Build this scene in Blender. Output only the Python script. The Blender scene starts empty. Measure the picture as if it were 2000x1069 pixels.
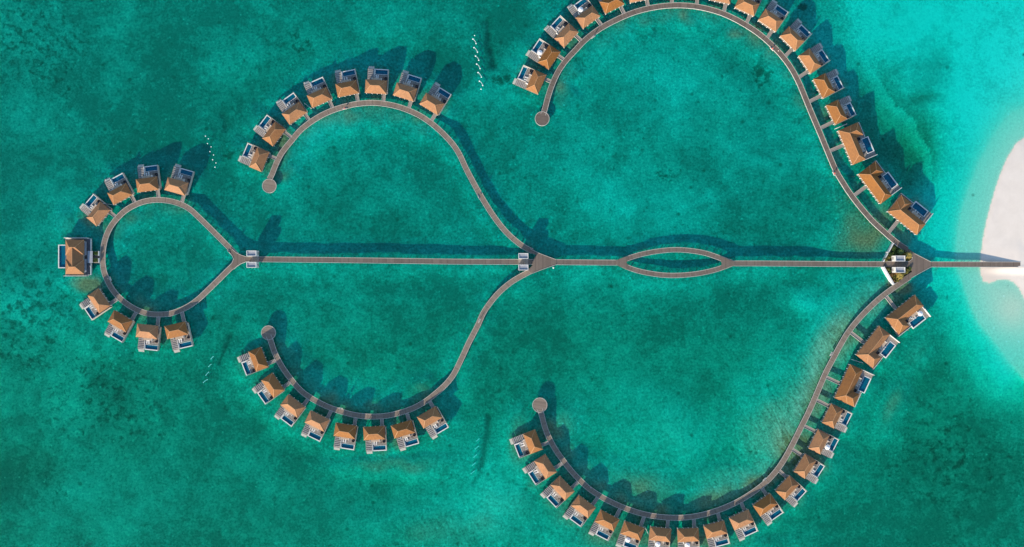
import bpy, math, random
import numpy as np
from mathutils import Matrix, Vector

random.seed(7)
S = bpy.context.scene
COL = S.collection

# ------------------------------------------------------------------ camera, sky, sun, exposure
CAM_H = 400.0                      # drone height above the water, looking straight down
cam_d = bpy.data.cameras.new('camera')
cam_d.sensor_width = 36.0
cam_d.lens = 36.0 * CAM_H / 500.0
cam_d.clip_end = 9000.0
cam_d.clip_start = 1.0
cam = bpy.data.objects.new('camera', cam_d)
cam.location = (0, 0, CAM_H)
COL.objects.link(cam)
S.camera = cam

SUN_EL = math.radians(19.0)
SX, SY = -0.50, -0.866             # horizontal direction towards the sun
world = bpy.data.worlds.new('World')
S.world = world
world.use_nodes = True
wn = world.node_tree
wn.nodes.clear()
sky = wn.nodes.new('ShaderNodeTexSky')
sky.sky_type = 'NISHITA'
sky.sun_disc = False
sky.sun_elevation = SUN_EL
sky.sun_rotation = math.atan2(SX, SY)
sky.air_density = 1.0
sky.dust_density = 0.1
sky.ozone_density = 2.0
bg = wn.nodes.new('ShaderNodeBackground')
bg.inputs['Strength'].default_value = 0.14
wo = wn.nodes.new('ShaderNodeOutputWorld')
wn.links.new(sky.outputs[0], bg.inputs['Color'])
wn.links.new(bg.outputs[0], wo.inputs['Surface'])

sun_d = bpy.data.lights.new('sun', 'SUN')
sun_d.energy = 3.85
sun_d.angle = math.radians(0.5)
sun_d.color = (1.0, 0.87, 0.71)
sun = bpy.data.objects.new('sun', sun_d)
sd = Vector((SX * math.cos(SUN_EL), SY * math.cos(SUN_EL), math.sin(SUN_EL)))
sun.rotation_euler = sd.to_track_quat('Z', 'Y').to_euler()
sun.location = (-100, -180, 120)
COL.objects.link(sun)

S.view_settings.view_transform = 'Standard'
S.view_settings.look = 'None'
S.view_settings.gamma = 1.0
S.view_settings.exposure = 1.0
S.render.engine = 'CYCLES'
S.cycles.max_bounces = 6
S.cycles.transparent_max_bounces = 16
S.cycles.caustics_reflective = False
S.cycles.caustics_refractive = False


# ------------------------------------------------------------------ helpers
def P(px, py, z=0.0):
    """map coordinates read off the aerial photo (2000 x 1069) -> metres on the level z"""
    k = 0.25 * (CAM_H - z) / CAM_H
    return Vector(((px - 1000.0) * k, (534.5 - py) * k, z))


class MB:
    def __init__(self):
        self.v, self.f, self.uv = [], [], {}

    def face(self, pts):
        n = len(self.v)
        self.v += [tuple(p) for p in pts]
        self.f.append(tuple(range(n, n + len(pts))))

    def solid(self, vs, fs):
        n = len(self.v)
        self.v += [tuple(p) for p in vs]
        self.f += [tuple(i + n for i in f) for f in fs]

    def box(self, x0, x1, y0, y1, z0, z1):
        self.solid([(x0, y0, z0), (x1, y0, z0), (x1, y1, z0), (x0, y1, z0),
                    (x0, y0, z1), (x1, y0, z1), (x1, y1, z1), (x0, y1, z1)],
                   [(3, 2, 1, 0), (4, 5, 6, 7), (0, 1, 5, 4), (1, 2, 6, 5), (2, 3, 7, 6), (3, 0, 4, 7)])
        return self

    def prism(self, poly, z0, z1):
        """poly: counter-clockwise xy"""
        a = sum(poly[i][0] * poly[(i + 1) % len(poly)][1] - poly[(i + 1) % len(poly)][0] * poly[i][1]
                for i in range(len(poly)))
        if a < 0:
            poly = poly[::-1]
        n = len(poly)
        vs = [(p[0], p[1], z0) for p in poly] + [(p[0], p[1], z1) for p in poly]
        fs = [tuple(range(n - 1, -1, -1)), tuple(range(n, 2 * n))]
        for i in range(n):
            j = (i + 1) % n
            fs.append((i, j, n + j, n + i))
        self.solid(vs, fs)
        return self

    def cyl(self, x, y, r, z0, z1, n=12, r1=None):
        r1 = r if r1 is None else r1
        vs = [(x + r * math.cos(2 * math.pi * i / n), y + r * math.sin(2 * math.pi * i / n), z0) for i in range(n)]
        vs += [(x + r1 * math.cos(2 * math.pi * i / n), y + r1 * math.sin(2 * math.pi * i / n), z1) for i in range(n)]
        fs = [tuple(range(n - 1, -1, -1)), tuple(range(n, 2 * n))]
        for i in range(n):
            j = (i + 1) % n
            fs.append((i, j, n + j, n + i))
        self.solid(vs, fs)
        return self

    def bar(self, a, b, w=0.1, h=None):
        a, b = Vector(a), Vector(b)
        h = h or w
        d = (b - a).normalized()
        s = d.cross(Vector((0, 0, 1)))
        if s.length < 1e-4:
            s = Vector((1, 0, 0))
        s.normalize()
        u = s.cross(d)
        vs = []
        for p in (a, b):
            for i, j in ((-1, -1), (1, -1), (1, 1), (-1, 1)):
                vs.append(p + s * (i * w / 2) + u * (j * h / 2))
        self.solid(vs, [(3, 2, 1, 0), (4, 5, 6, 7), (0, 1, 5, 4), (1, 2, 6, 5), (2, 3, 7, 6), (3, 0, 4, 7)])
        return self

    def mesh(self, name, mat, smooth=False):
        me = bpy.data.meshes.new(name)
        me.from_pydata(self.v, [], self.f)
        me.materials.append(mat)
        if smooth:
            me.polygons.foreach_set('use_smooth', [True] * len(me.polygons))
        me.update()
        return me

    def build(self, name, mat, parent=None, smooth=False):
        return obj(name, self.mesh(name, mat, smooth), parent)


def obj(name, me, parent=None):
    o = bpy.data.objects.new(name, me)
    COL.objects.link(o)
    if parent is not None:
        o.parent = parent
    return o


def tag(o, label, cat, group=None, kind=None):
    if label:
        o['label'] = label
    if cat:
        o['category'] = cat
    if group:
        o['group'] = group
    if kind:
        o['kind'] = kind
    return o


def thing(name, label, cat, loc=(0, 0, 0), rz=0.0, group=None):
    o = bpy.data.objects.new(name, None)
    o.empty_display_size = 0.5
    COL.objects.link(o)
    o.location = loc
    o.rotation_euler = (0, 0, rz)
    return tag(o, label, cat, group)


KIDS = {}


def kids(o):
    return KIDS.get(o.name) or [c for c in ALLP if c.parent == o]


def copy_tree(o, parent=None, children=None):
    c = o.copy()
    COL.objects.link(c)
    c.parent = parent
    for ch in children[o.name]:
        copy_tree(ch, c, children)
    return c


def child_map(root):
    m = {}

    def rec(o):
        m[o.name] = list(o.children)
        for c in m[o.name]:
            rec(c)
    rec(root)
    return m


# ------------------------------------------------------------------ materials
def mat(name, col, rough=0.75, spec=0.25, noise=0.0, nscale=2.0, metal=0.0, bump=0.0, col2=None):
    m = bpy.data.materials.new(name)
    m.use_nodes = True
    nt = m.node_tree
    b = nt.nodes['Principled BSDF']
    b.inputs['Roughness'].default_value = rough
    b.inputs['Specular IOR Level'].default_value = spec
    b.inputs['Metallic'].default_value = metal
    b.inputs['Base Color'].default_value = (*col, 1)
    if noise or col2:
        tc = nt.nodes.new('ShaderNodeTexCoord')
        geo = nt.nodes.new('ShaderNodeNewGeometry')
        n = nt.nodes.new('ShaderNodeTexNoise')
        n.inputs['Scale'].default_value = nscale
        n.inputs['Detail'].default_value = 6
        nt.links.new(geo.outputs['Position'], n.inputs['Vector'])
        r = nt.nodes.new('ShaderNodeMapRange')
        r.inputs['From Min'].default_value = 0.3
        r.inputs['From Max'].default_value = 0.7
        nt.links.new(n.outputs['Fac'], r.inputs['Value'])
        mx = nt.nodes.new('ShaderNodeMix')
        mx.data_type = 'RGBA'
        c2 = col2 or tuple(c * (1 + noise) for c in col)
        c1 = col if col2 else tuple(c * (1 - noise) for c in col)
        mx.inputs[6].default_value = (*c1, 1)
        mx.inputs[7].default_value = (*c2, 1)
        nt.links.new(r.outputs[0], mx.inputs[0])
        nt.links.new(mx.outputs[2], b.inputs['Base Color'])
        if bump:
            bp = nt.nodes.new('ShaderNodeBump')
            bp.inputs['Strength'].default_value = bump
            nt.links.new(n.outputs['Fac'], bp.inputs['Height'])
            nt.links.new(bp.outputs[0], b.inputs['Normal'])
    return m


def math_node(nt, op, a, b=None, clamp=False):
    n = nt.nodes.new('ShaderNodeMath')
    n.operation = op
    n.use_clamp = clamp
    for i, v in enumerate((a, b)):
        if v is None:
            continue
        if isinstance(v, (int, float)):
            n.inputs[i].default_value = v
        else:
            nt.links.new(v, n.inputs[i])
    return n.outputs[0]


def mapr(nt, v, a, b, c, d):
    r = nt.nodes.new('ShaderNodeMapRange')
    r.inputs['From Min'].default_value = a
    r.inputs['From Max'].default_value = b
    r.inputs['To Min'].default_value = c
    r.inputs['To Max'].default_value = d
    nt.links.new(v, r.inputs['Value'])
    return r.outputs[0]


def noise_node(nt, vec, scale, detail=5, rough=0.55, dist=0.0):
    n = nt.nodes.new('ShaderNodeTexNoise')
    n.inputs['Scale'].default_value = scale
    n.inputs['Detail'].default_value = detail
    n.inputs['Roughness'].default_value = rough
    n.inputs['Distortion'].default_value = dist
    nt.links.new(vec, n.inputs['Vector'])
    return n.outputs['Fac']


def mixc(nt, f, a, b, blend='MIX'):
    m = nt.nodes.new('ShaderNodeMix')
    m.data_type = 'RGBA'
    m.blend_type = blend
    for idx, v in ((0, f), (6, a), (7, b)):
        if isinstance(v, (int, float)):
            m.inputs[idx].default_value = v
        elif isinstance(v, tuple):
            m.inputs[idx].default_value = (*v, 1)
        else:
            nt.links.new(v, m.inputs[idx])
    return m.outputs[2]


# boardwalk planks: bands across the walk (uv.x = metres along it)
def plank_material(name, col, col2):
    m = bpy.data.materials.new(name)
    m.use_nodes = True
    nt = m.node_tree
    b = nt.nodes['Principled BSDF']
    b.inputs['Roughness'].default_value = 0.85
    b.inputs['Specular IOR Level'].default_value = 0.2
    uv = nt.nodes.new('ShaderNodeUVMap')
    sx = nt.nodes.new('ShaderNodeSeparateXYZ')
    nt.links.new(uv.outputs[0], sx.inputs[0])
    fl = math_node(nt, 'FLOOR', math_node(nt, 'MULTIPLY', sx.outputs[0], 1.6))
    wn1 = nt.nodes.new('ShaderNodeTexWhiteNoise')
    wn1.noise_dimensions = '1D'
    nt.links.new(fl, wn1.inputs['W'])
    fl2 = math_node(nt, 'FLOOR', math_node(nt, 'MULTIPLY', sx.outputs[0], 0.27))
    wn2 = nt.nodes.new('ShaderNodeTexWhiteNoise')
    wn2.noise_dimensions = '1D'
    nt.links.new(fl2, wn2.inputs['W'])
    geo = nt.nodes.new('ShaderNodeNewGeometry')
    n = noise_node(nt, geo.outputs['Position'], 0.5, 6)
    s = math_node(nt, 'ADD', math_node(nt, 'MULTIPLY', wn1.outputs['Value'], 0.35),
                  math_node(nt, 'MULTIPLY', wn2.outputs['Value'], 0.25))
    s = math_node(nt, 'ADD', s, math_node(nt, 'MULTIPLY', n, 0.4), True)
    c = mixc(nt, s, col, col2)
    fr = math_node(nt, 'FRACT', math_node(nt, 'MULTIPLY', sx.outputs[0], 0.27))
    joint = math_node(nt, 'LESS_THAN', fr, 0.06)
    c = mixc(nt, math_node(nt, 'MULTIPLY', joint, 0.5), c, tuple(x * 0.45 for x in col))
    nt.links.new(c, b.inputs['Base Color'])
    return m


# villa roof shingles: rows following the slope, by height
def roof_material():
    m = bpy.data.materials.new('roof_shingles')
    m.use_nodes = True
    nt = m.node_tree
    b = nt.nodes['Principled BSDF']
    b.inputs['Roughness'].default_value = 0.8
    b.inputs['Specular IOR Level'].default_value = 0.2
    geo = nt.nodes.new('ShaderNodeNewGeometry')
    sp = nt.nodes.new('ShaderNodeSeparateXYZ')
    nt.links.new(geo.outputs['Position'], sp.inputs[0])
    rows = math_node(nt, 'FRACT', math_node(nt, 'MULTIPLY', sp.outputs[2], 4.5))
    n1 = noise_node(nt, geo.outputs['Position'], 1.3, 6, 0.7)
    n2 = noise_node(nt, geo.outputs['Position'], 0.12, 2)
    f = math_node(nt, 'ADD', math_node(nt, 'MULTIPLY', n1, 0.75), math_node(nt, 'MULTIPLY', n2, 0.4))
    f = math_node(nt, 'SUBTRACT', f, math_node(nt, 'MULTIPLY', rows, 0.12))
    f = mapr(nt, f, 0.3, 0.8, 0, 1)
    c = mixc(nt, f, (0.20, 0.092, 0.040), (0.405, 0.175, 0.056))
    oi = nt.nodes.new('ShaderNodeObjectInfo')
    hsv = nt.nodes.new('ShaderNodeHueSaturation')
    nt.links.new(mapr(nt, oi.outputs['Random'], 0, 1, 0.82, 1.14), hsv.inputs['Value'])
    nt.links.new(mapr(nt, oi.outputs['Random'], 0, 1, 1.07, 0.9), hsv.inputs['Saturation'])
    nt.links.new(c, hsv.inputs['Color'])
    nt.links.new(hsv.outputs[0], b.inputs['Base Color'])
    bp = nt.nodes.new('ShaderNodeBump')
    bp.inputs['Strength'].default_value = 0.25
    bp.inputs['Distance'].default_value = 0.06
    nt.links.new(math_node(nt, 'ADD', rows, n1), bp.inputs['Height'])
    nt.links.new(bp.outputs[0], b.inputs['Normal'])
    return m


def water_sheet(name, tint, volume=None, ripple=0.4):
    m = bpy.data.materials.new(name)
    m.use_nodes = True
    nt = m.node_tree
    nt.nodes.clear()
    out = nt.nodes.new('ShaderNodeOutputMaterial')
    tr = nt.nodes.new('ShaderNodeBsdfTransparent')
    tr.inputs[0].default_value = (*tint, 1)
    gl = nt.nodes.new('ShaderNodeBsdfGlossy')
    gl.inputs['Roughness'].default_value = 0.12
    geo = nt.nodes.new('ShaderNodeNewGeometry')
    n = noise_node(nt, geo.outputs['Position'], ripple, 6, 0.65)
    bp = nt.nodes.new('ShaderNodeBump')
    bp.inputs['Strength'].default_value = 0.6
    bp.inputs['Distance'].default_value = 0.35
    nt.links.new(n, bp.inputs['Height'])
    nt.links.new(bp.outputs[0], gl.inputs['Normal'])
    fr = nt.nodes.new('ShaderNodeFresnel')
    fr.inputs['IOR'].default_value = 1.33
    nt.links.new(bp.outputs[0], fr.inputs['Normal'])
    mx = nt.nodes.new('ShaderNodeMixShader')
    nb = math_node(nt, 'SUBTRACT', 1.0, geo.outputs['Backfacing'])      # from below the light leaves without loss
    nt.links.new(math_node(nt, 'MULTIPLY', fr.outputs[0], nb), mx.inputs[0])
    nt.links.new(tr.outputs[0], mx.inputs[1])
    nt.links.new(gl.outputs[0], mx.inputs[2])
    nt.links.new(mx.outputs[0], out.inputs['Surface'])
    if volume:
        dens, col = volume
        va = nt.nodes.new('ShaderNodeVolumeAbsorption')
        va.inputs['Color'].default_value = (*col, 1)
        va.inputs['Density'].default_value = dens
        nt.links.new(va.outputs[0], out.inputs['Volume'])
    return m


M = {}
M['roof'] = roof_material()
M['ridge'] = mat('ridge_tiles', (0.50, 0.27, 0.13), 0.7)
M['white'] = mat('white_paint', (0.68, 0.65, 0.60), 0.6, noise=0.06, nscale=0.8)
M['cream'] = mat('cream_wall', (0.62, 0.55, 0.45), 0.8, noise=0.08, nscale=1.0)
M['deck'] = mat('terrace_boards', (0.175, 0.15, 0.128), 0.85, noise=0.18, nscale=1.6, col2=(0.34, 0.298, 0.255))
M['jetty'] = mat('bleached_boards', (0.27, 0.245, 0.22), 0.85, nscale=1.2, col2=(0.43, 0.395, 0.345))
M['step'] = mat('pale_steps', (0.50, 0.48, 0.40), 0.85, noise=0.12, nscale=2.5)
M['pile'] = mat('pile_timber', (0.14, 0.11, 0.085), 0.9, noise=0.25, nscale=3.0)
M['kerb'] = mat('kerb_timber', (0.47, 0.42, 0.36), 0.8, noise=0.12, nscale=1.0)
M['kerb_sunlit'] = mat('kerb_sunlit', (0.56, 0.52, 0.45), 0.8, noise=0.15, nscale=0.25)  # sun-facing kerb side: its lit look put into a paler colour
M['awning'] = mat('awning_thatch', (0.50, 0.38, 0.27), 0.9, noise=0.12, nscale=3.0)
M['glass'] = mat('window_glass', (0.03, 0.05, 0.06), 0.08, 0.6)
M['tile'] = mat('pool_tile', (0.012, 0.21, 0.24), 0.4, noise=0.12, nscale=4.0)
M['poolwater'] = water_sheet('pool_water', (0.5, 0.86, 0.93), None, 1.2)
M['dark'] = mat('dark_wicker', (0.035, 0.03, 0.03), 0.9, noise=0.2, nscale=8.0)
M['cushion'] = mat('cushion_white', (0.62, 0.59, 0.54), 0.9, noise=0.04, nscale=4.0)
M['canvas'] = mat('parasol_canvas', (0.84, 0.83, 0.80), 0.9, noise=0.03, nscale=3.0)
M['plank'] = plank_material('boardwalk_planks', (0.118, 0.090, 0.070), (0.215, 0.165, 0.128))
M['plank_lit'] = plank_material('boardwalk_planks_lit', (0.17, 0.128, 0.096), (0.285, 0.22, 0.165))  # lit copy of the planks: stronger light on these arcs put into the colour
M['slate'] = mat('grey_membrane', (0.30, 0.31, 0.33), 0.8, noise=0.1, nscale=0.8)
M['darkslab'] = mat('dark_terrace', (0.13, 0.13, 0.14), 0.8, noise=0.15, nscale=1.0)
M['orange'] = mat('lifebuoy_red', (0.62, 0.10, 0.05), 0.5)
M['metal'] = mat('painted_post', (0.25, 0.25, 0.25), 0.5)
M['float'] = mat('float_plastic', (0.85, 0.85, 0.82), 0.4)
M['soil'] = mat('garden_soil', (0.10, 0.075, 0.04), 0.95, noise=0.3, nscale=2.0, col2=(0.07, 0.10, 0.03))
M['skin'] = mat('skin', (0.38, 0.22, 0.15), 0.6)


def leaf_mat(name, a, b):
    return mat(name, a, 0.7, 0.3, nscale=1.6, col2=b)


M['leaf_green'] = leaf_mat('leaf_green', (0.035, 0.07, 0.015), (0.10, 0.15, 0.03))
M['leaf_olive'] = leaf_mat('leaf_olive', (0.09, 0.10, 0.02), (0.24, 0.21, 0.05))
M['leaf_gold'] = leaf_mat('leaf_gold', (0.20, 0.15, 0.03), (0.42, 0.31, 0.07))
M['leaf_rust'] = leaf_mat('leaf_rust', (0.18, 0.09, 0.03), (0.30, 0.19, 0.07))
M['hedge'] = leaf_mat('hedge_leaf', (0.05, 0.09, 0.015), (0.11, 0.18, 0.03))
M['bark'] = mat('bark', (0.16, 0.11, 0.07), 0.9, noise=0.2, nscale=5.0)

# ------------------------------------------------------------------ walkway centre lines (read off the aerial view)
DZ = 1.60
RING = [(452, 489), (457.5, 495)]
RING_LINE = [(462, 498.5), (444, 480), (426, 462), (406, 442), (387, 423.5), (371, 409), (352.5, 399), (331, 392.8), (307.5, 390.5),
             (286, 392.8), (266.7, 399), (246, 410.5), (228.8, 426.5), (216.5, 442.5), (207.5, 461), (202, 483), (200.3, 506),
             (203, 530), (211.5, 552), (221, 568), (234, 582.5), (252, 597), (273, 608), (293, 613.5), (313, 614.5),
             (333, 612.5), (352.5, 606), (371, 596.5), (388.5, 583.5), (407, 566), (426, 547.5), (444, 529.5), (461, 513.5)]
UM = [(526, 350), (528.5, 346), (531.5, 340), (539, 321), (551, 298), (570.5, 273.5), (590, 251.5), (620, 230), (650, 215.5),
      (680, 206.5), (699.5, 202.8), (725, 200.8), (749, 202.7), (774.5, 207.8), (797, 215.3), (819.5, 225.8), (838, 237.8),
      (855, 251.5), (872, 268), (886, 284), (898.5, 304), (910, 329), (922, 352), (934, 374), (944.5, 392), (960, 416.5),
      (976, 438.5), (992, 457), (1009, 472), (1024, 483), (1040, 491)]
LM = [(524.5, 656), (528.5, 665.5), (536, 688), (549.5, 714.5), (569, 742), (589, 764.5), (613, 781), (638.5, 794), (664, 803.3),
      (692.5, 810.8), (721, 813.8), (751, 812.8), (778, 807.3), (805, 798.3), (829, 785.5), (850, 769.5), (869.5, 752),
      (885, 733), (895.5, 713), (905, 693), (914, 673), (924, 653.5), (934, 634), (943.5, 612.5), (955, 595), (969, 577.5),
      (985, 562), (1002, 549), (1019, 539), (1038, 529)]
UR = [(1061, 224), (1064, 214), (1070, 191), (1077.5, 168), (1089.5, 141.5), (1104.5, 119.5), (1122.5, 99.8), (1145, 76.5), (1173, 55.5),
      (1205, 38.3), (1235, 25.5), (1265, 17), (1300, 11.5), (1336, 10.8), (1370, 14.8), (1405, 24), (1435, 37), (1462, 52.3),
      (1486, 69), (1508, 88.5), (1529, 111), (1546, 134.5), (1560, 160.5), (1572, 189), (1585.5, 222), (1600, 256),
      (1615, 292), (1632, 332), (1646, 356), (1661, 379), (1681, 405), (1704, 431.5), (1727, 453), (1750, 473), (1772, 488)]
LR = [(1054.5, 799), (1058, 811), (1064, 834), (1073, 857), (1085, 878.5), (1100, 900), (1114, 918), (1130, 935.5), (1149, 953.5),
      (1173.5, 970), (1199, 983.5), (1226, 994.8), (1253, 1003.3), (1280, 1008.7), (1307, 1011.3), (1334, 1011.2), (1360, 1008.3),
      (1388, 1001.5), (1420, 990), (1450, 975), (1478, 956.5), (1498, 940), (1517, 919), (1532, 897), (1547, 870),
      (1565, 834), (1580, 804), (1593, 774.5), (1605, 746), (1614, 726), (1626, 703), (1641, 675), (1655, 651.5), (1671, 630.5),
      (1693, 606.5), (1720, 581.5), (1751, 558.5), (1777, 541)]
CW = [(472, 506.3), (560, 507.2), (690, 508.6), (800, 510), (900, 511.3), (1040, 511.8)]
CE1 = [(1040, 512), (1085, 512.2), (1150, 512.8), (1209, 513.2)]
EU = [(1206, 513), (1225, 505.5), (1244, 499.3), (1264, 494.5), (1292, 490), (1321, 488), (1350, 490), (1377, 494.7), (1400, 502), (1431, 514)]
EL = [(1206, 513), (1225, 522), (1244, 528.6), (1264, 533.2), (1288, 536.9), (1312, 538.3), (1340, 537.2), (1368, 533.8), (1400, 526.4), (1431, 515)]
CE2 = [(1428, 514.7), (1480, 514.8), (1560, 515.3), (1640, 516), (1724, 516.3), (1800, 516.6)]
BJ = [(1800, 516.6), (1860, 516.7), (1930, 516.8), (1993, 517)]


def catmull(pts, step=1.6, z=DZ):
    w = [P(x, y, z) for x, y in pts]
    w = [w[0] * 2 - w[1]] + w + [w[-1] * 2 - w[-2]]
    out = []
    for i in range(1, len(w) - 2):
        a, b, c, d = w[i - 1], w[i], w[i + 1], w[i + 2]
        n = max(1, int((c - b).length / step))
        for k in range(n):
            t = k / n
            out.append(0.5 * ((2 * b) + (c - a) * t + (2 * a - 5 * b + 4 * c - d) * t * t + (3 * b - a - 3 * c + d) * t ** 3))
    out.append(w[-2])
    return [Vector((p.x, p.y, z)) for p in out]


LINES = {}


def normals(pts):
    ns = []
    for i in range(len(pts)):
        a = pts[max(0, i - 1)]
        b = pts[min(len(pts) - 1, i + 1)]
        d = (b - a).normalized()
        ns.append(Vector((-d.y, d.x, 0)))
    return ns


def strip(mb, pts, ns, o0, o1, z0, z1):
    """closed bar swept along pts between lateral offsets o0..o1 and heights z0..z1"""
    n = len(pts)
    base = len(mb.v)
    for p, q in zip(pts, ns):
        for o, z in ((o0, z0), (o1, z0), (o1, z1), (o0, z1)):
            mb.v.append((p.x + q.x * o, p.y + q.y * o, z))
    for i in range(n - 1):
        a, b = base + 4 * i, base + 4 * (i + 1)
        for k in range(4):
            l = (k + 1) % 4
            mb.f.append((a + k, b + k, b + l, a + l))
    mb.f.append((base, base + 1, base + 2, base + 3))
    e = base + 4 * (n - 1)
    mb.f.append((e + 3, e + 2, e + 1, e))


def deck_obj(parent, pts, hw, z=DZ, name='deck', m='plank'):
    ns = normals(pts)
    mb = MB()
    strip(mb, pts, ns, -hw, hw, z - 0.22, z)
    me = mb.mesh(name, M[m])
    uvl = me.uv_layers.new(name='UVMap')
    dist = [0.0]
    for i in range(1, len(pts)):
        dist.append(dist[-1] + (pts[i] - pts[i - 1]).length)
    data = np.zeros(len(me.loops) * 2, dtype=np.float32)
    li = np.zeros(len(me.loops), dtype=np.int32)
    me.loops.foreach_get('vertex_index', li)
    for k, v in enumerate(li):
        data[2 * k] = dist[v // 4]
        data[2 * k + 1] = (v % 4 in (1, 2)) * 2.0 * hw
    uvl.data.foreach_set('uv', data)
    o = obj(name, me, parent)
    return o


def side_parts(parent, pts, hw, sides=(-1, 1), z=DZ, white=0):
    ns = normals(pts)
    for s in sides:
        mb = MB()
        o0, o1 = s * hw, s * (hw + (0.19 if s == white else 0.20))
        if o0 > o1:
            o0, o1 = o1, o0
        strip(mb, pts, ns, o0, o1, z - 0.26, z + 0.08)
        mb.build('kerb', M['kerb_sunlit' if s == white else 'kerb'], parent)


_tm = MB()
_tm.cyl(0, -1.0, 0.16, -2.2, 1.18, 8).cyl(0, 1.0, 0.16, -2.2, 1.18, 8).box(-0.14, 0.14, -1.2, 1.2, 1.16, 1.375)
TRESTLE = _tm.mesh('trestle', M['pile'])


def trestles(parent, pts, gap=3.3, hw=1.2, zoff=0.0):
    acc, last = 0.0, None
    for i in range(1, len(pts)):
        seg = pts[i] - pts[i - 1]
        acc += seg.length
        if acc >= gap:
            acc = 0.0
            o = obj('trestle', TRESTLE, parent)
            o.location = (pts[i].x, pts[i].y, zoff)
            o.rotation_euler = (0, 0, math.atan2(seg.y, seg.x))
            o.scale = (1, hw / 1.2, 1)


def slab_uv(me, ang=0.0):
    uvl = me.uv_layers.new(name='UVMap')
    ca, sa = math.cos(ang), math.sin(ang)
    li = np.zeros(len(me.loops), dtype=np.int32)
    me.loops.foreach_get('vertex_index', li)
    co = np.zeros(len(me.vertices) * 3, dtype=np.float32)
    me.vertices.foreach_get('co', co)
    co = co.reshape(-1, 3)[li]
    uv = np.stack([co[:, 0] * ca + co[:, 1] * sa, -co[:, 0] * sa + co[:, 1] * ca], 1)
    uvl.data.foreach_set('uv', uv.astype(np.float32).ravel())


def round_end(parent, px, py, r, m='plank'):
    c = P(px, py, DZ)
    mb = MB().cyl(c.x, c.y, r, DZ - 0.24, DZ + 0.004, 48)
    me = mb.mesh('round_platform', M[m])
    slab_uv(me, 1.4)
    obj('round_platform', me, parent)
    mb = MB()
    pts = [Vector((c.x + r * math.cos(a), c.y + r * math.sin(a), 0)) for a in np.linspace(0, 2 * math.pi, 49)]
    ns = [(Vector((p.x - c.x, p.y - c.y, 0))).normalized() for p in pts]
    strip(mb, pts, ns, -0.0, 0.22, DZ - 0.45, DZ + 0.10)
    mb.build('platform_rim', M['kerb'], parent)


G_WALK = 'timber boardwalks on piles over the lagoon'
HW = 1.12


def walk(label, lines, hw=HW, disc=None, kerbs=True, m='plank', white=0):
    root = thing('boardwalk', label, 'boardwalk', group=G_WALK)
    for k, pts in enumerate(lines):
        w = catmull(pts)
        deck_obj(root, w, hw, DZ - 0.004 * k, m=m)
        if kerbs:
            side_parts(root, w, hw, white=white)
        trestles(root, w)
        LINES.setdefault('all', []).append(w)
    if disc:
        round_end(root, *disc, m=m)
    return root


walk('ring shaped boardwalk around the far left pool of lagoon water', [RING_LINE], m='plank_lit')
walk('upper middle curved boardwalk ending in a round platform, eight villas along it', [UM], disc=(526, 363.3, 3.25), m='plank_lit')
walk('lower middle curved boardwalk ending in a shaded round platform, eight villas along it', [LM], disc=(524.3, 650.2, 3.3), m='plank_lit')
walk('upper right curved boardwalk reaching the top edge, round platform at its left end', [UR], disc=(1059, 232, 3.3), white=-1)
walk('lower right curved boardwalk reaching the bottom edge, round platform at its left end', [LR], disc=(1054.3, 791.5, 3.4), m='plank_lit')
cw = walk('straight central boardwalk between the two left white pavilions', [CW])
ce = walk('central boardwalk that splits into an eye shaped loop', [CE1, CE2])
bj = walk('short straight boardwalk landing on the white sand beach', [BJ])
for k, pts in enumerate((EU, EL)):
    w = catmull(pts)
    deck_obj(ce, w, 1.0, DZ + 0.008 + 0.004 * k)
    side_parts(ce, w, 1.0, z=DZ - 0.012)
    trestles(ce, w)
    LINES['all'].append(w)


def junction(parent, poly, z, ang=0.0, rim=None):
    q = [P(x, y, DZ) for x, y in poly]
    mb = MB().prism([(p.x, p.y) for p in q], DZ - 0.2, z)
    me = mb.mesh('junction_deck', M['plank'])
    slab_uv(me, ang)
    obj('junction_deck', me, parent)
    for line in rim or ():
        pts = [P(x, y, z) for x, y in line]
        m2 = MB()
        strip(m2, pts, normals(pts), -0.1, 0.1, DZ - 0.45, z + 0.15)
        m2.build('kerb', M['kerb'], parent)


# left fork
junction(cw, [(453, 486.5), (461, 493.5), (470, 498.3), (481, 501.8), (490, 502), (490, 511), (481, 511.3), (471, 514.8),
              (463, 520), (456, 526), (449, 519), (453.5, 513), (456.5, 506), (453, 499), (447, 492.5)], DZ + 0.17, 0,
         [[(453, 486.5), (461, 493.5), (470, 498.3), (481, 501.8), (490, 502)],
          [(490, 511), (481, 511.3), (471, 514.8), (463, 520), (456, 526)],
          [(449, 519), (453.5, 513), (456.5, 506), (453, 499), (447, 492.5)]])
# middle fork
junction(ce, [(1035, 486), (1053, 495), (1070, 501.5), (1087, 507.7), (1087, 516.8), (1072, 522), (1056, 527.8), (1040, 534),
              (1031, 528), (1041, 517.5), (1040.5, 516.5), (1040.5, 508), (1047, 498.5), (1031, 492)], DZ + 0.17, 0,
         [[(1035, 486), (1053, 495), (1070, 501.5), (1087, 507.7)], [(1087, 516.8), (1072, 522), (1056, 527.8), (1040, 534)]])
junction(ce, [(1203, 508.8), (1214, 504.5), (1226, 500.5), (1226, 509), (1223.5, 513), (1226, 518), (1226, 527.3), (1214, 522.2), (1203, 517.3)], DZ + 0.17)
junction(ce, [(1406, 500.2), (1418, 504.5), (1428, 509.3), (1435, 510.4), (1435, 519.3), (1428, 520.3), (1417, 524.8), (1406, 528.6),
              (1408, 519.5), (1410, 515), (1408, 509.5)], DZ + 0.17)
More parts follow.
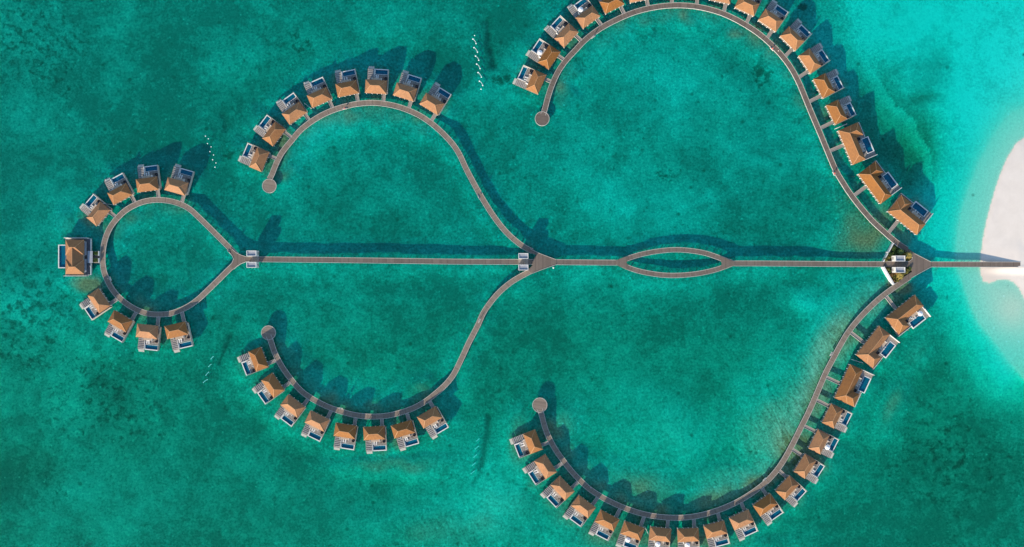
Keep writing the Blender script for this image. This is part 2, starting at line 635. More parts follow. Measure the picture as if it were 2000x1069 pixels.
# right fork: wide triangular deck round the garden
RF = [(1757, 474), (1786, 495), (1818.5, 512.2), (1818.5, 521.3), (1798, 532.3), (1781, 542), (1764, 554), (1752, 551), (1768, 539.5), (1781, 531),
      (1780.5, 528), (1775.5, 521.7), (1729, 521.7), (1729, 510.9), (1776, 511), (1781, 506.5), (1781.8, 502), (1775, 494), (1754, 481)]
junction(bj, RF, DZ + 0.17, 0, [[(1786, 495.4), (1818.5, 512)], [(1818.5, 521.6), (1798, 532.6), (1781, 542.3)], [(1729, 510.7), (1776, 510.8), (1781.3, 506.5), (1782, 502)]])

# inner eave edge of every villa: jetty end, access end (photo coordinates), kind, mirrored
ORD = ['first', 'second', 'third', 'fourth', 'fifth', 'sixth', 'seventh', 'eighth', 'ninth', 'tenth', 'eleventh', 'twelfth',
       'thirteenth', 'fourteenth', 'fifteenth', 'sixteenth']
V = []
for i, e in enumerate([(189.8, 441, 214.5, 411.8), (222, 400.2, 258, 381), (268.5, 376.2, 309.8, 370.8), (321, 371.3, 360.8, 382.5)]):
    V.append((e, 's', 1, '%s small villa clockwise from the big end villa, upper ring' % ORD[i],
              'small orange roofed water villa, %s clockwise from the big end villa on the ring' % ORD[i]))
for i, e in enumerate([(193.5, 564.8, 214.5, 595.8), (223.2, 606, 258.8, 626.7), (267.8, 632.3, 309.8, 636.8), (320.2, 637.5, 362.2, 627.8)]):
    V.append((e, 's', -1, '%s small villa anticlockwise from the big end villa, lower ring' % ORD[i],
              'small orange roofed water villa, %s anticlockwise from the big end villa' % ORD[i]))
for i, e in enumerate([(510.5, 336, 526.5, 297.8), (533, 286.2, 558.2, 252.8), (566, 243.5, 599, 220), (609.5, 210.8, 647.8, 194),
                       (659.8, 190.2, 701, 182), (712.5, 181.5, 754.5, 183.8), (767.3, 186, 807.5, 198.5), (818.3, 203, 855, 225.5)]):
    V.append((e, 's', 1, '%s villa from the round platform of the upper middle arc' % ORD[i],
              'orange roofed water villa, %s from the round platform on the upper middle arc' % ORD[i]))
for i, e in enumerate([(509.3, 677.8, 524.3, 716.5), (531.2, 727.8, 555.8, 762.3), (563.5, 770.7, 595.8, 795), (606.3, 801.8, 643.8, 819.8),
                       (655.8, 825.8, 696.7, 832.2), (708.3, 834.3, 751.8, 832.2), (763, 831.8, 803.5, 820.2), (814.3, 814.8, 850, 793.8)]):
    V.append((e, 's', -1, '%s villa from the round platform of the lower middle arc' % ORD[i],
              'orange roofed water villa, %s from the round platform on the lower middle arc' % ORD[i]))
for i, e in enumerate([(1050.5, 185.2, 1067.8, 145.8), (1071.5, 136.8, 1095.2, 101.3), (1101.2, 93.8, 1130.8, 62.3), (1139, 56.2, 1172.8, 31.5),
                       (1182.5, 27.3, 1220, 8.3), (1230.5, 5.5, 1271.5, -3.2)]):
    V.append((e, 's', 1, '%s villa from the round platform of the upper right arc' % ORD[i],
              'orange roofed water villa, %s from the round platform on the upper right arc' % ORD[i]))
for i, e in enumerate([(1279, -7.8, 1320.5, -8.5), (1329, -8.5, 1370.5, -4.5)]):
    V.append((e, 's', 1, '%s villa beyond the top edge' % ('left', 'right')[i],
              '%s one of two water villas mostly beyond the top edge' % ('left', 'right')[i]))
for i, e in enumerate([(1613.3, 206, 1631.3, 243.5), (1588.5, 155, 1607.3, 191.7), (1559.8, 109.5, 1582.5, 143.2), (1523.3, 70.5, 1553.3, 99.3),
                       (1480.7, 39, 1515.3, 62.3), (1435, 14.2, 1472.5, 31.5), (1385.5, -1.2, 1425.3, 7.8)]):
    V.append((e, 's', 1, '%s small villa up from the large villas, upper right arc' % ORD[i],
              'small orange roofed water villa, %s up from the large villas, upper right arc' % ORD[i]))
for i, e in enumerate([(1637.5, 256, 1665.3, 321.6), (1677, 341, 1719.3, 397.8), (1734.3, 413.3, 1790.8, 459)]):
    V.append((e, 'l', 1, '%s large villa of the upper right arc' % ('topmost', 'middle', 'lowest')[i],
              '%s of the three large L-roofed water villas on the upper right arc' % ('topmost', 'middle', 'lowest')[i]))
for i, e in enumerate([(1045.3, 838.8, 1060.5, 878), (1065.5, 887.5, 1087.7, 921.8), (1093.7, 929.7, 1122.5, 960), (1130.8, 967.2, 1163.8, 991.5),
                       (1173.5, 996, 1210.3, 1014.8), (1220, 1017.8, 1259.8, 1032), (1270, 1029, 1312, 1033.5), (1322.5, 1033.5, 1364.8, 1031.3),
                       (1374, 1027.5, 1414, 1017), (1423.8, 1012.5, 1462, 995.3), (1470.4, 987.3, 1503.8, 964), (1514, 959, 1541.8, 929),
                       (1550, 921.5, 1572.5, 886.3), (1579, 875.8, 1597.5, 839), (1605, 826.3, 1623.8, 788)]):
    V.append((e, 's', -1, '%s villa from the round platform of the lower right arc' % ORD[i],
              'orange roofed water villa, %s from the round platform on the lower right arc' % ORD[i]))
for i, e in enumerate([(1630.5, 775.9, 1659.8, 712.8), (1673, 692.4, 1716.3, 637.5), (1730.5, 620.3, 1786, 576.8)]):
    V.append((e, 'l', -1, '%s large villa of the lower right arc' % ('lowest', 'middle', 'topmost')[i],
              '%s of the three large L-roofed water villas on the lower right arc' % ('lowest', 'middle', 'topmost')[i]))

VILLA_EDGES = [v[0] for v in V]

# ------------------------------------------------------------------ seabed, beach and water
def sdist(X, Y, poly):
    """signed distance (metres), positive inside the closed polygon given in photo pixels"""
    pts = [P(x, y) for x, y in poly]
    d = np.full(X.shape, 1e9)
    inside = np.zeros(X.shape, bool)
    n = len(pts)
    for i in range(n):
        a, b = pts[i], pts[(i + 1) % n]
        ex, ey = b.x - a.x, b.y - a.y
        t = np.clip(((X - a.x) * ex + (Y - a.y) * ey) / (ex * ex + ey * ey + 1e-9), 0, 1)
        d = np.minimum(d, np.hypot(X - a.x - t * ex, Y - a.y - t * ey))
        c = ((a.y > Y) != (b.y > Y)) & (X < (b.x - a.x) * (Y - a.y) / (b.y - a.y + 1e-12) + a.x)
        inside ^= c
    return np.where(inside, d, -d)


def axis(lo, hi, step, far):
    a = list(np.arange(lo, hi + 1e-6, step))
    s, x = step, hi
    right = []
    while x < far:
        s *= 1.35
        x += s
        right.append(x)
    s, x = step, lo
    left = []
    while x > -far:
        s *= 1.35
        x -= s
        left.append(x)
    return np.array(left[::-1] + a + right)


ax = axis(-262, 262, 0.9, 3000)
ay = axis(-142, 142, 0.9, 3000)
X, Y = np.meshgrid(ax, ay)
rng = np.random.default_rng(5)


def vnoise(X, Y, scale, seed):
    """smooth value noise"""
    r = np.random.default_rng(seed)
    T = r.random((256, 256))
    u, v = X / scale + 71.3, Y / scale + 37.7
    i, j = np.floor(u).astype(int), np.floor(v).astype(int)
    fu, fv = u - i, v - j
    fu, fv = fu * fu * (3 - 2 * fu), fv * fv * (3 - 2 * fv)
    g = lambda a, b: T[a % 256, b % 256]
    return (g(i, j) * (1 - fu) * (1 - fv) + g(i + 1, j) * fu * (1 - fv) + g(i, j + 1) * (1 - fu) * fv + g(i + 1, j + 1) * fu * fv)


WX = (vnoise(X, Y, 9, 1) - .5) * 3.0 + (vnoise(X, Y, 3.1, 2) - .5) * 1.2
WY = (vnoise(X, Y, 9, 3) - .5) * 3.0 + (vnoise(X, Y, 3.1, 4) - .5) * 1.2

LAND = [(2012, 262), (2000, 270), (1985, 281), (1968, 308), (1955, 340), (1943, 375), (1935, 402), (1928, 430), (1922, 460), (1917, 490),
        (1914.5, 520), (1917, 536), (1922, 549), (1934, 552), (1950, 546), (1966, 545), (1980, 551), (1992, 564), (2003, 586),
        (2040, 640), (2120, 700), (2600, 800), (3200, 600), (3200, 200), (2500, 120), (2100, 190)]
SHELF = [(2010, 205), (1975, 225), (1945, 262), (1915, 315), (1893, 370), (1876, 430), (1868, 480), (1868, 520), (1880, 550), (1893, 590),
         (1912, 630), (1938, 662), (1962, 690), (1985, 722), (2003, 745), (2100, 860), (2600, 1000), (3600, 800), (3600, 0), (2500, -40), (2100, 120)]
BLUE = [(1640, -60), (1668, 20), (1672, 70), (1700, 130), (1740, 190), (1790, 240), (1815, 290), (1822, 350), (1815, 410), (1800, 450), (1803, 490),
        (1822, 520), (1818, 545), (1835, 570), (1855, 600), (1868, 640), (1888, 680), (1905, 715), (1930, 750), (1960, 772), (1985, 762), (2006, 748),
        (2200, 900), (3000, 1200), (4200, 900), (4200, -400), (2600, -600)]
Xw, Yw = X + WX * .6, Y + WY * .6
d1 = sdist(X + WX * .12, Y + WY * .12, LAND)
d2 = sdist(X + WX * .35, Y + WY * .35, SHELF)
d3 = sdist(Xw, Yw, BLUE)
px = 1000 + X / 0.25
py = 534.5 - Y / 0.25


def blob(cx, cy, rx, ry, ang=0.0, p=1.0, warp=1.0):
    a = math.radians(ang)
    dx, dy = px + WX * 4 * warp - cx, py + WY * 4 * warp - cy
    u = (dx * math.cos(a) + dy * math.sin(a)) / rx
    v = (-dx * math.sin(a) + dy * math.cos(a)) / ry
    return np.exp(-(u * u + v * v) ** p)


depth = 1.42 + 0.30 * (vnoise(X, Y, 42, 11) - .5) + 0.22 * (vnoise(X, Y, 17, 12) - .5)
bright = np.zeros_like(X)
for b in [(1330, 170, 190, 110, 10, .34), (1180, 330, 120, 150, 0, .16), (1300, 400, 150, 55, 5, .30), (1510, 240, 90, 120, 0, .16), (1640, 60, 110, 90, 30, .25),
          (1680, 200, 60, 160, -25, .18), (60, 600, 110, 70, -30, .34), (90, 800, 90, 90, -20, .26), (150, 960, 40, 40, 0, .2), (30, 930, 60, 50, 0, -.3), (150, 480, 90, 90, 0, .12), (330, 300, 160, 60, 20, -.16), (300, 120, 220, 110, 0, -.12),
          (80, 60, 120, 70, 30, .22), (750, 40, 120, 40, 0, .26), (450, 110, 70, 40, -30, .22), (1010, 110, 60, 70, 0, .12), (960, 180, 50, 50, 0, .25),
          (640, 250, 80, 50, 0, .25), (700, 330, 120, 60, 0, .05), (1180, 580, 160, 50, 0, .12), (1570, 590, 30, 22, 30, .55), (1560, 700, 120, 90, -50, .18),
          (1260, 800, 150, 110, 30, .24), (700, 760, 90, 26, 10, .22), (940, 930, 90, 120, -30, .32), (260, 1000, 160, 60, 0, .16), (130, 850, 160, 120, 0, .12),
          (1120, 1050, 110, 50, 20, .30), (50, 870, 60, 120, 0, -.20), (1860, 980, 170, 110, 0, -.22), (1860, 720, 70, 150, -35, -.22), (1700, 900, 90, 130, 0, .12),
          (1590, 480, 120, 60, 0, -.06), (660, 600, 160, 60, 0, .08), (470, 600, 60, 60, 0, .12), (340, 450, 80, 60, 0, -.04), (1480, 430, 90, 80, 0, -.16),
          (1350, 660, 170, 70, 0, -.10), (880, 700, 90, 90, 0, .06), (1782, 295, 42, 80, 8, -.85), (1725, 255, 60, 75, -20, -.5), (1735, 150, 60, 50, 0, -.22), (1700, 90, 50, 70, 0, -.2), (1830, 120, 30, 60, 15, -.34), (1690, 180, 60, 60, 30, -.20), (1810, 195, 40, 16, 0, -.3),
          (1950, 150, 60, 100, 0, .1), (560, 900, 200, 90, 0, .04), (460, 830, 140, 80, 0, -.08)]:
    bright += b[5] * blob(*b[:5])
depth = depth - bright
ins = d3 > 0
dB = np.clip(-d3, 0, None)                                   # metres outside the blue line
base0 = 0.74 - np.minimum(bright, 0) * .9
far_d = base0 + (depth - base0) * (1 - np.exp(-(dB / 12.0) ** 1.3))
t23 = np.clip(d3 / (d3 - d2 + 1e-6), 0, 1)
mid = 0.74 * (1 - t23) ** 0.9 + 0.115 * (1 - (1 - t23) ** 0.9) - np.minimum(bright, 0) * (1 - t23) * .9
t12 = np.clip(d2 / (d2 - d1 + 1e-6), 0, 1)
near = (0.075 + 0.045 * (1 - t12) ** 1.4) * (1 - np.exp(np.minimum(d1, 0) / 0.5))
D = np.where(d3 < 0, far_d, np.where(d2 < 0, mid, near))
lagoon = blob(1978, 600, 62, 55, 20, 1.0, .6) * .97
D = D * (1 - lagoon) + 0.025 * lagoon
# the south spit: very shallow flat
Z = np.where(d1 > 0, 0.02 + 0.082 * np.minimum(d1, 22) - 0.02 * np.maximum(d1 - 14, 0).clip(0, 8), -np.maximum(D, 0.012))
south = np.clip((py - 519) / 6, 0, 1) * (d1 > 0)
ridge = np.minimum(0.02 + 0.088 * np.clip((px - 1916) * .25, 0, 17.5), 0.02 + 0.3 * np.clip(d1, 0, None)) * np.clip((py - 340) / 150, 0, 1)
Z = np.where(d1 > 0, np.maximum(Z * (1 - south), ridge * (1 - np.clip((py - 522) / 14, 0, 1))) + np.minimum(Z, 0.02 + 0.07 * d1) * south * .8, Z)
Z += np.where(d1 > 0, 0.03 * (vnoise(X, Y, 3, 21) - .5) * np.clip(d1 / 3, 0, 1), 0)

# distance to the boardwalks (disturbed, sandy, olive coloured bottom beneath them)
wd = np.full(X.shape, 1e3)
for w in LINES['all']:
    q = w[::3]
    for p in q:
        m = (np.abs(X - p.x) < 26) & (np.abs(Y - p.y) < 26)
        if m.any():
            wd[m] = np.minimum(wd[m], np.hypot(X[m] - p.x, Y[m] - p.y))

sand = 0.17 + 0.95 * np.clip(bright, -.3, .6) + 0.26 * (vnoise(X, Y, 24, 31) - .5)
sandB = np.where(d3 > 0, 0.93 + np.minimum(bright, 0) * 1.6, sand + (0.93 - sand) * np.exp(-(dB / 10) ** 1.2))
sand = np.clip(sandB, 0, 1)
sand = np.where(d1 > 0, 1.0, sand)
olive = np.zeros_like(X)
for b in [(1695, 445, 65, 75, 40, .62), (1640, 400, 30, 60, -25, .35), (1655, 470, 55, 45, 0, .42), (1560, 880, 60, 70, -40, .75), (1500, 935, 80, 28, -30, .75),
          (1590, 780, 38, 120, 20, .62), (1640, 665, 45, 90, 32, .5), (1700, 590, 45, 50, 40, .4), (1400, 975, 90, 30, -12, .6), (1270, 960, 90, 36, 20, .45),
          (1200, 1050, 120, 60, 10, .45), (1120, 1000, 60, 60, 40, .40), (1330, 1060, 150, 25, 0, .6), (880, 1040, 170, 50, 0, .40), (1020, 860, 30, 60, 0, .6), (1100, 830, 34, 40, 0, .35),
          (770, 910, 110, 22, 0, .45), (170, 555, 40, 26, 0, .75), (190, 660, 80, 30, 30, .25), (1000, 1000, 80, 50, 0, .25), (130, 440, 30, 30, 0, .3),
          (1760, 560, 30, 20, 0, .8), (1745, 790, 25, 70, 20, .4), (1790, 690, 30, 80, 30, .3)]:
    olive = np.maximum(olive, b[5] * blob(*b[:5], p=1.2))
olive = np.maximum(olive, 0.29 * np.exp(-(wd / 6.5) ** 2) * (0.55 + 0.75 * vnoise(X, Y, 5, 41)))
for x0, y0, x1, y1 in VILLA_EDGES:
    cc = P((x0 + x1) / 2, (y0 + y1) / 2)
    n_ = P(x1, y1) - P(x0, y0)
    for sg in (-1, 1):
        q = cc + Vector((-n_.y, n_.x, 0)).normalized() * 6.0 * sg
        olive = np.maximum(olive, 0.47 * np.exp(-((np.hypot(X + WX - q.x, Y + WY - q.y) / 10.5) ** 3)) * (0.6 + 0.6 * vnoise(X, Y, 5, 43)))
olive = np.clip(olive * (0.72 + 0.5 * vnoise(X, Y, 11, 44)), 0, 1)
outer = np.maximum(blob(300, 500, 215, 215, 0, 4, 0), 0)
olive = np.clip(olive * (d3 < 2), 0, 1)
bank = np.zeros_like(X)
for b in [(1515, 815, 150, 75, -47, 1.0), (1622, 665, 45, 130, 27, 1.0), (1690, 600, 50, 40, -40, .8), (1290, 860, 110, 80, 25, .60), (1400, 930, 130, 34, -8, .75), (1180, 930, 60, 60, 40, .4),
          (940, 960, 110, 70, 0, .40), (1130, 830, 70, 60, 0, .35), (1700, 560, 30, 30, 0, .7)]:
    bank = np.maximum(bank, b[5] * blob(*b[:5], p=1.1))
bank *= 0.72 + 0.5 * vnoise(X, Y, 10, 61)
bank = np.clip(bank, 0, 1) * (d3 < 0)
wB = bank * .88
Z = np.where((d1 <= 0) & (Z < -.2), -np.exp(np.log(np.maximum(-Z, .1)) * (1 - wB) + math.log(0.15) * wB), Z)
sand = np.clip(sand + .22 * bank, 0, 1)
wO = np.clip(olive * 1.6, 0, 1)
Z = np.where((d1 <= 0) & (d3 < 2) & (Z < -.10), -np.exp(np.log(np.maximum(-Z, .1)) * (1 - wO) + math.log(0.075) * wO), Z)

reef = 0.10 + 0.30 * vnoise(X, Y, 30, 51)
for b in [(80, 90, 150, 130, 30, .75), (180, 180, 150, 60, 40, .35), (60, 620, 140, 160, 0, .8), (200, 780, 180, 150, 20, .72), (100, 950, 120, 100, 0, .5), (560, 620, 60, 40, 0, .5), (720, 560, 80, 30, 0, .4), (1180, 600, 100, 40, 0, .45), (590, 90, 50, 40, 60, .8), (470, 300, 60, 30, 0, .55),
          (1490, 140, 26, 34, 0, 1.2), (1450, 200, 26, 20, 0, .7), (1270, 290, 20, 20, 0, .6), (1310, 340, 45, 20, 0, .9), (1250, 300, 14, 14, 0, .6), (1140, 270, 40, 20, 0, .45),
          (1190, 400, 30, 16, 0, .6), (1270, 405, 30, 16, 0, .7), (1350, 450, 130, 22, 0, .55), (1090, 410, 20, 14, 0, .6), (1570, 15, 12, 10, 0, 1.5), (1800, 190, 14, 10, 0, .9),
          (1850, 900, 160, 150, 0, .75), (1960, 15, 40, 18, 0, 1.0), (980, 152, 22, 12, 0, 1.4), (447, 302, 14, 10, 0, 1.4), (1430, 570, 30, 10, 0, .7), (1190, 560, 14, 9, 0, .6),
          (640, 610, 30, 24, 0, .6), (690, 690, 20, 12, 0, .5), (420, 625, 14, 10, 0, .8), (455, 625, 10, 8, 0, .7), (410, 649, 9, 6, 0, .9), (185, 685, 12, 10, 0, .8),
          (1940, 800, 60, 60, 0, .4), (560, 200, 40, 30, 0, .3), (1560, 1050, 30, 20, 0, .5), (1130, 120, 26, 20, 0, .5)]:
    reef = np.maximum(reef, b[5] * blob(*b[:5], p=1.3))
reef = np.clip(reef * np.clip(1 - d3 / 12, .35, 1), 0, 1.5)
# two long dark streaks and two faint ones, coloured dark and lowered
dark_streak = np.zeros_like(X)


def dark_line(pts, w, val):
    f = np.zeros_like(X)
    for i in range(len(pts) - 1):
        a, b = P(*pts[i]), P(*pts[i + 1])
        ex, ey = b.x - a.x, b.y - a.y
        t = np.clip(((X - a.x) * ex + (Y - a.y) * ey) / (ex * ex + ey * ey), 0, 1)
        f = np.maximum(f, np.exp(-(np.hypot(X + WX * .5 - a.x - t * ex, Y + WY * .5 - a.y - t * ey) / w) ** 2))
    return val * f


for f in (dark_line([(950, 42), (953, 75), (959, 100), (963, 128)], 1.8, .95),
          dark_line([(956, 812), (951, 850), (944, 880), (940, 910)], 1.7, .75),
          dark_line([(446, 652), (436, 685), (426, 708)], 1.1, .8), dark_line([(434, 225), (438, 250)], 1.6, .5),
          dark_line([(940, 920), (925, 945)], 1.0, .5)):
    dark_streak = np.maximum(dark_streak, f)
Z = Z - 0.5 * dark_streak
streak = np.zeros_like(X)
for b in [(1500, 840, 160, 150, -40, 1.0), (1280, 850, 120, 110, 0, .6), (1640, 700, 60, 120, 30, 1.0), (1680, 600, 50, 60, 0, .8), (900, 1000, 120, 60, 0, .8), (1820, 830, 120, 180, 0, .6), (1700, 850, 60, 120, 0, .5)]:
    streak = np.maximum(streak, b[5] * blob(*b[:5]))
streak = np.maximum(streak, bank)

ny, nx = X.shape
verts = np.stack([X, Y, Z], -1).reshape(-1, 3)
idx = np.arange(nx * ny).reshape(ny, nx)
faces = np.stack([idx[:-1, :-1], idx[:-1, 1:], idx[1:, 1:], idx[1:, :-1]], -1).reshape(-1, 4)
me = bpy.data.meshes.new('seabed')
me.vertices.add(len(verts))
me.vertices.foreach_set('co', verts.astype(np.float32).ravel())
me.loops.add(faces.size)
me.loops.foreach_set('vertex_index', faces.astype(np.int32).ravel())
me.polygons.add(len(faces))
me.polygons.foreach_set('loop_start', np.arange(0, faces.size, 4, dtype=np.int32))
me.polygons.foreach_set('use_smooth', np.ones(len(faces), bool))
me.update(calc_edges=True)


def vattr(name, arr4):
    a = me.attributes.new(name, 'FLOAT_COLOR', 'POINT')
    a.data.foreach_set('color', arr4.reshape(-1, 4).astype(np.float32).ravel())


wet = np.where(d1 > 0, 0.35 * np.exp(-(np.maximum(d1, 0) / 0.9)) + 0.7 * blob(1930, 545, 26, 16, 0, 1, .5), np.clip(t12 * 0 + np.exp(-(np.clip(-d2, 0, None) / 9.0) ** 1.5), 0, 1))
vattr('bottom', np.stack([sand, np.maximum(olive, .42 * bank), reef, dark_streak], -1))
green = 0.75 / (1 + np.exp(-(py - 590) / 45)) * np.clip(1 - np.clip(d3, 0, None) / 15, 0, 1)
for b in [(1782, 300, 60, 95, 8, 1.1), (1725, 260, 70, 90, -20, .9), (1850, 700, 60, 120, -35, .5), (1500, 860, 200, 160, 0, 1.0), (1640, 680, 60, 140, 30, 1.0), (1690, 440, 80, 80, 0, .8)]:
    green = np.maximum(green, b[5] * blob(*b[:5]))
vattr('bottom3', np.stack([np.clip(green, 0, 1), 0 * X, 0 * X, 0 * X], -1))
vattr('bottom2', np.stack([streak, np.clip(wet, 0, 1), (d1 > 0) * 1.0, np.clip(d3 / 20, 0, 1)], -1))

m = bpy.data.materials.new('seabed_sand')
m.use_nodes = True
nt = m.node_tree
bs = nt.nodes['Principled BSDF']
bs.inputs['Roughness'].default_value = 0.95
bs.inputs['Specular IOR Level'].default_value = 0.1
geo = nt.nodes.new('ShaderNodeNewGeometry')
pos = geo.outputs['Position']
at = nt.nodes.new('ShaderNodeAttribute')
at.attribute_name = 'bottom'
at2 = nt.nodes.new('ShaderNodeAttribute')
at2.attribute_name = 'bottom2'
s1 = nt.nodes.new('ShaderNodeSeparateColor')
nt.links.new(at.outputs['Color'], s1.inputs[0])
s2 = nt.nodes.new('ShaderNodeSeparateColor')
nt.links.new(at2.outputs['Color'], s2.inputs[0])
a_sand, a_olive, a_reef, a_dark = s1.outputs[0], s1.outputs[1], s1.outputs[2], at.outputs['Alpha']
a_streak, a_wet, a_land, a_blue = s2.outputs[0], s2.outputs[1], s2.outputs[2], at2.outputs['Alpha']
n_big = noise_node(nt, pos, 0.045, 4, 0.6, 0.4)
n_mid = noise_node(nt, pos, 0.20, 5, 0.65, 0.3)
n_fine = noise_node(nt, pos, 0.95, 5, 0.72)
n_grain = noise_node(nt, pos, 2.6, 3, 0.7)
# streaky bottom where the current runs
mp = nt.nodes.new('ShaderNodeMapping')
mp.vector_type = 'TEXTURE'
mp.inputs['Rotation'].default_value = (0, 0, math.radians(30))
mp.inputs['Scale'].default_value = (1.0, 4.2, 1.0)
nt.links.new(pos, mp.inputs['Vector'])
n_str = noise_node(nt, mp.outputs[0], 0.55, 5, 0.65, 0.8)
# sand share
s = math_node(nt, 'ADD', a_sand, mapr(nt, n_big, .3, .7, -.25, .29))
s = math_node(nt, 'ADD', s, mapr(nt, n_mid, .3, .7, -.24, .24))
s = math_node(nt, 'ADD', s, mapr(nt, n_fine, .3, .7, -.22, .22), True)
c = mixc(nt, s, (0.18, 0.25, 0.205), (0.70, 0.66, 0.56))
c = mixc(nt, a_wet, c, (0.55, 0.56, 0.42))
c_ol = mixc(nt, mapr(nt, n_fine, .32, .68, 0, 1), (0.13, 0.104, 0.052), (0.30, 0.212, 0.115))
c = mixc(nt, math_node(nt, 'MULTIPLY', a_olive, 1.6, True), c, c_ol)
# streaks
st = math_node(nt, 'MULTIPLY', mapr(nt, n_str, .42, .66, 0, 1), a_streak, True)
c = mixc(nt, math_node(nt, 'MULTIPLY', st, 0.62), c, (0.60, 0.55, 0.42))
# reef and sea grass patches
th = math_node(nt, 'SUBTRACT', 0.72, math_node(nt, 'MULTIPLY', a_reef, 0.26))
nr = noise_node(nt, pos, 0.36, 7, 0.68, 0.4)
rf = mapr(nt, math_node(nt, 'SUBTRACT', nr, th), -0.05, 0.09, 0, 1)
c = mixc(nt, math_node(nt, 'MULTIPLY', rf, 0.78, True), c, (0.045, 0.065, 0.04))
vor = nt.nodes.new('ShaderNodeTexVoronoi')
vor.inputs['Scale'].default_value = 0.16
nt.links.new(pos, vor.inputs['Vector'])
spot = mapr(nt, vor.outputs['Distance'], 0.08, 0.20, 1, 0)
sr = nt.nodes.new('ShaderNodeSeparateColor')
nt.links.new(vor.outputs['Color'], sr.inputs[0])
pick = math_node(nt, 'LESS_THAN', sr.outputs[0], math_node(nt, 'MULTIPLY', a_reef, 0.62))
spot = math_node(nt, 'MULTIPLY', math_node(nt, 'MULTIPLY', spot, pick), mapr(nt, n_fine, .35, .6, 0.2, 1))
c = mixc(nt, math_node(nt, 'MULTIPLY', spot, 0.88, True), c, (0.05, 0.07, 0.045))
c = mixc(nt, math_node(nt, 'MULTIPLY', a_dark, 0.78), c, (0.035, 0.06, 0.065))
# bright specks: caustic sparkle of the sun painted into the bed colour
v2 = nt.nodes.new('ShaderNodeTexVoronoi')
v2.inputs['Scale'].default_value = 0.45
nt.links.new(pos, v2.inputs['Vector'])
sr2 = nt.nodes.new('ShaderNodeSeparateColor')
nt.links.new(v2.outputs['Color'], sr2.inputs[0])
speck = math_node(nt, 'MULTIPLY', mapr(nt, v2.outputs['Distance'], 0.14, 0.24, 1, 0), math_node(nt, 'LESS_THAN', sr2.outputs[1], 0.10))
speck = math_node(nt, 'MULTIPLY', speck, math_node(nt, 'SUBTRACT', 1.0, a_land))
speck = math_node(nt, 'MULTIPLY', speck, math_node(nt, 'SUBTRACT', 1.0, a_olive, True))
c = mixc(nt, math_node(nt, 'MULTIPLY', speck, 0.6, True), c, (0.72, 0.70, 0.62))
# overall grain
gr = mapr(nt, math_node(nt, 'ADD', math_node(nt, 'MULTIPLY', n_fine, .6), math_node(nt, 'MULTIPLY', n_grain, .4)), .32, .68, .52, 1.48)
gr = math_node(nt, 'ADD', math_node(nt, 'MULTIPLY', gr, mapr(nt, a_blue, 0, 1, 1, .45)), mapr(nt, a_blue, 0, 1, 0, .55))
gv = nt.nodes.new('ShaderNodeVectorMath')
gv.operation = 'SCALE'
nt.links.new(c, gv.inputs[0])
nt.links.new(gr, gv.inputs['Scale'])
# dry beach sand
dry = mixc(nt, mapr(nt, n_mid, .3, .7, 0, 1), (0.69, 0.60, 0.505), (0.755, 0.66, 0.56))
dry = mixc(nt, a_wet, dry, (0.62, 0.52, 0.42))
at3 = nt.nodes.new('ShaderNodeAttribute')
at3.attribute_name = 'bottom3'
s3 = nt.nodes.new('ShaderNodeSeparateColor')
nt.links.new(at3.outputs['Color'], s3.inputs[0])
land = mapr(nt, a_land, 0.3, 0.7, 0, 1)
c = mixc(nt, s3.outputs[0], gv.outputs[0], mixc(nt, 1.0, gv.outputs[0], (1.0, 0.97, 0.80), 'MULTIPLY'))
c = mixc(nt, land, c, dry)
nt.links.new(c, bs.inputs['Base Color'])
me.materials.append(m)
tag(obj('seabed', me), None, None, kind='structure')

WATER_VOL = (1.0, (0.0, 0.0, 0.0))
wm = MB().box(-2900, 2900, -2900, 2900, -4.5, 0.0)
KR, KG, KB = 4.0, 0.135, 0.185
dens = KR / 0.98
wo_ = wm.build('lagoon_water', water_sheet('sea_water', (1, 1, 1), (dens, (1 - KR / dens, 1 - KG / dens, 1 - KB / dens)), 0.5))
tag(wo_, None, None, kind='structure')

# ------------------------------------------------------------------ villas
def hip_roof(mb, x0, x1, y0, y1, z0, z1, hx0, hx1, hy=None, along='x'):
    """hip roof solid with a fascia 0.22 deep"""
    f = 0.22
    if along == 'x':
        ym = (y0 + y1) / 2 if hy is None else hy
        r = [(x0 + hx0, ym, z1), (x1 - hx1, ym, z1)]
    else:
        xm = (x0 + x1) / 2 if hy is None else hy
        r = [(xm, y0 + hx0, z1), (xm, y1 - hx1, z1)]
    vs = [(x0, y0, z0), (x1, y0, z0), (x1, y1, z0), (x0, y1, z0)] + r + \
         [(x0, y0, z0 - f), (x1, y0, z0 - f), (x1, y1, z0 - f), (x0, y1, z0 - f)]
    if along == 'x':
        fs = [(0, 1, 5, 4), (1, 2, 5), (2, 3, 4, 5), (3, 0, 4)]
    else:
        fs = [(0, 1, 4), (1, 2, 5, 4), (2, 3, 5), (3, 0, 4, 5)]
    fs += [(6, 7, 1, 0), (7, 8, 2, 1), (8, 9, 3, 2), (9, 6, 0, 3), (9, 8, 7, 6)]
    mb.solid(vs, fs)
    return [Vector(v) for v in vs[:6]]


def ridge_bars(mb, q, along='x'):
    pairs = ((4, 5), (0, 4), (3, 4), (1, 5), (2, 5)) if along == 'x' else ((4, 5), (0, 4), (1, 4), (2, 5), (3, 5))
    up = Vector((0, 0, 0.02))
    for a, b in pairs:
        mb.bar(q[a] + up, q[b] + up, 0.17, 0.11)


EZ, RZ, FZ = 4.3, 6.9, 1.8         # eave, ridge, floor levels
PILE = MB().cyl(0, 0, 0.17, -2.2, FZ - 0.3, 8).mesh('stilt', M['pile'])


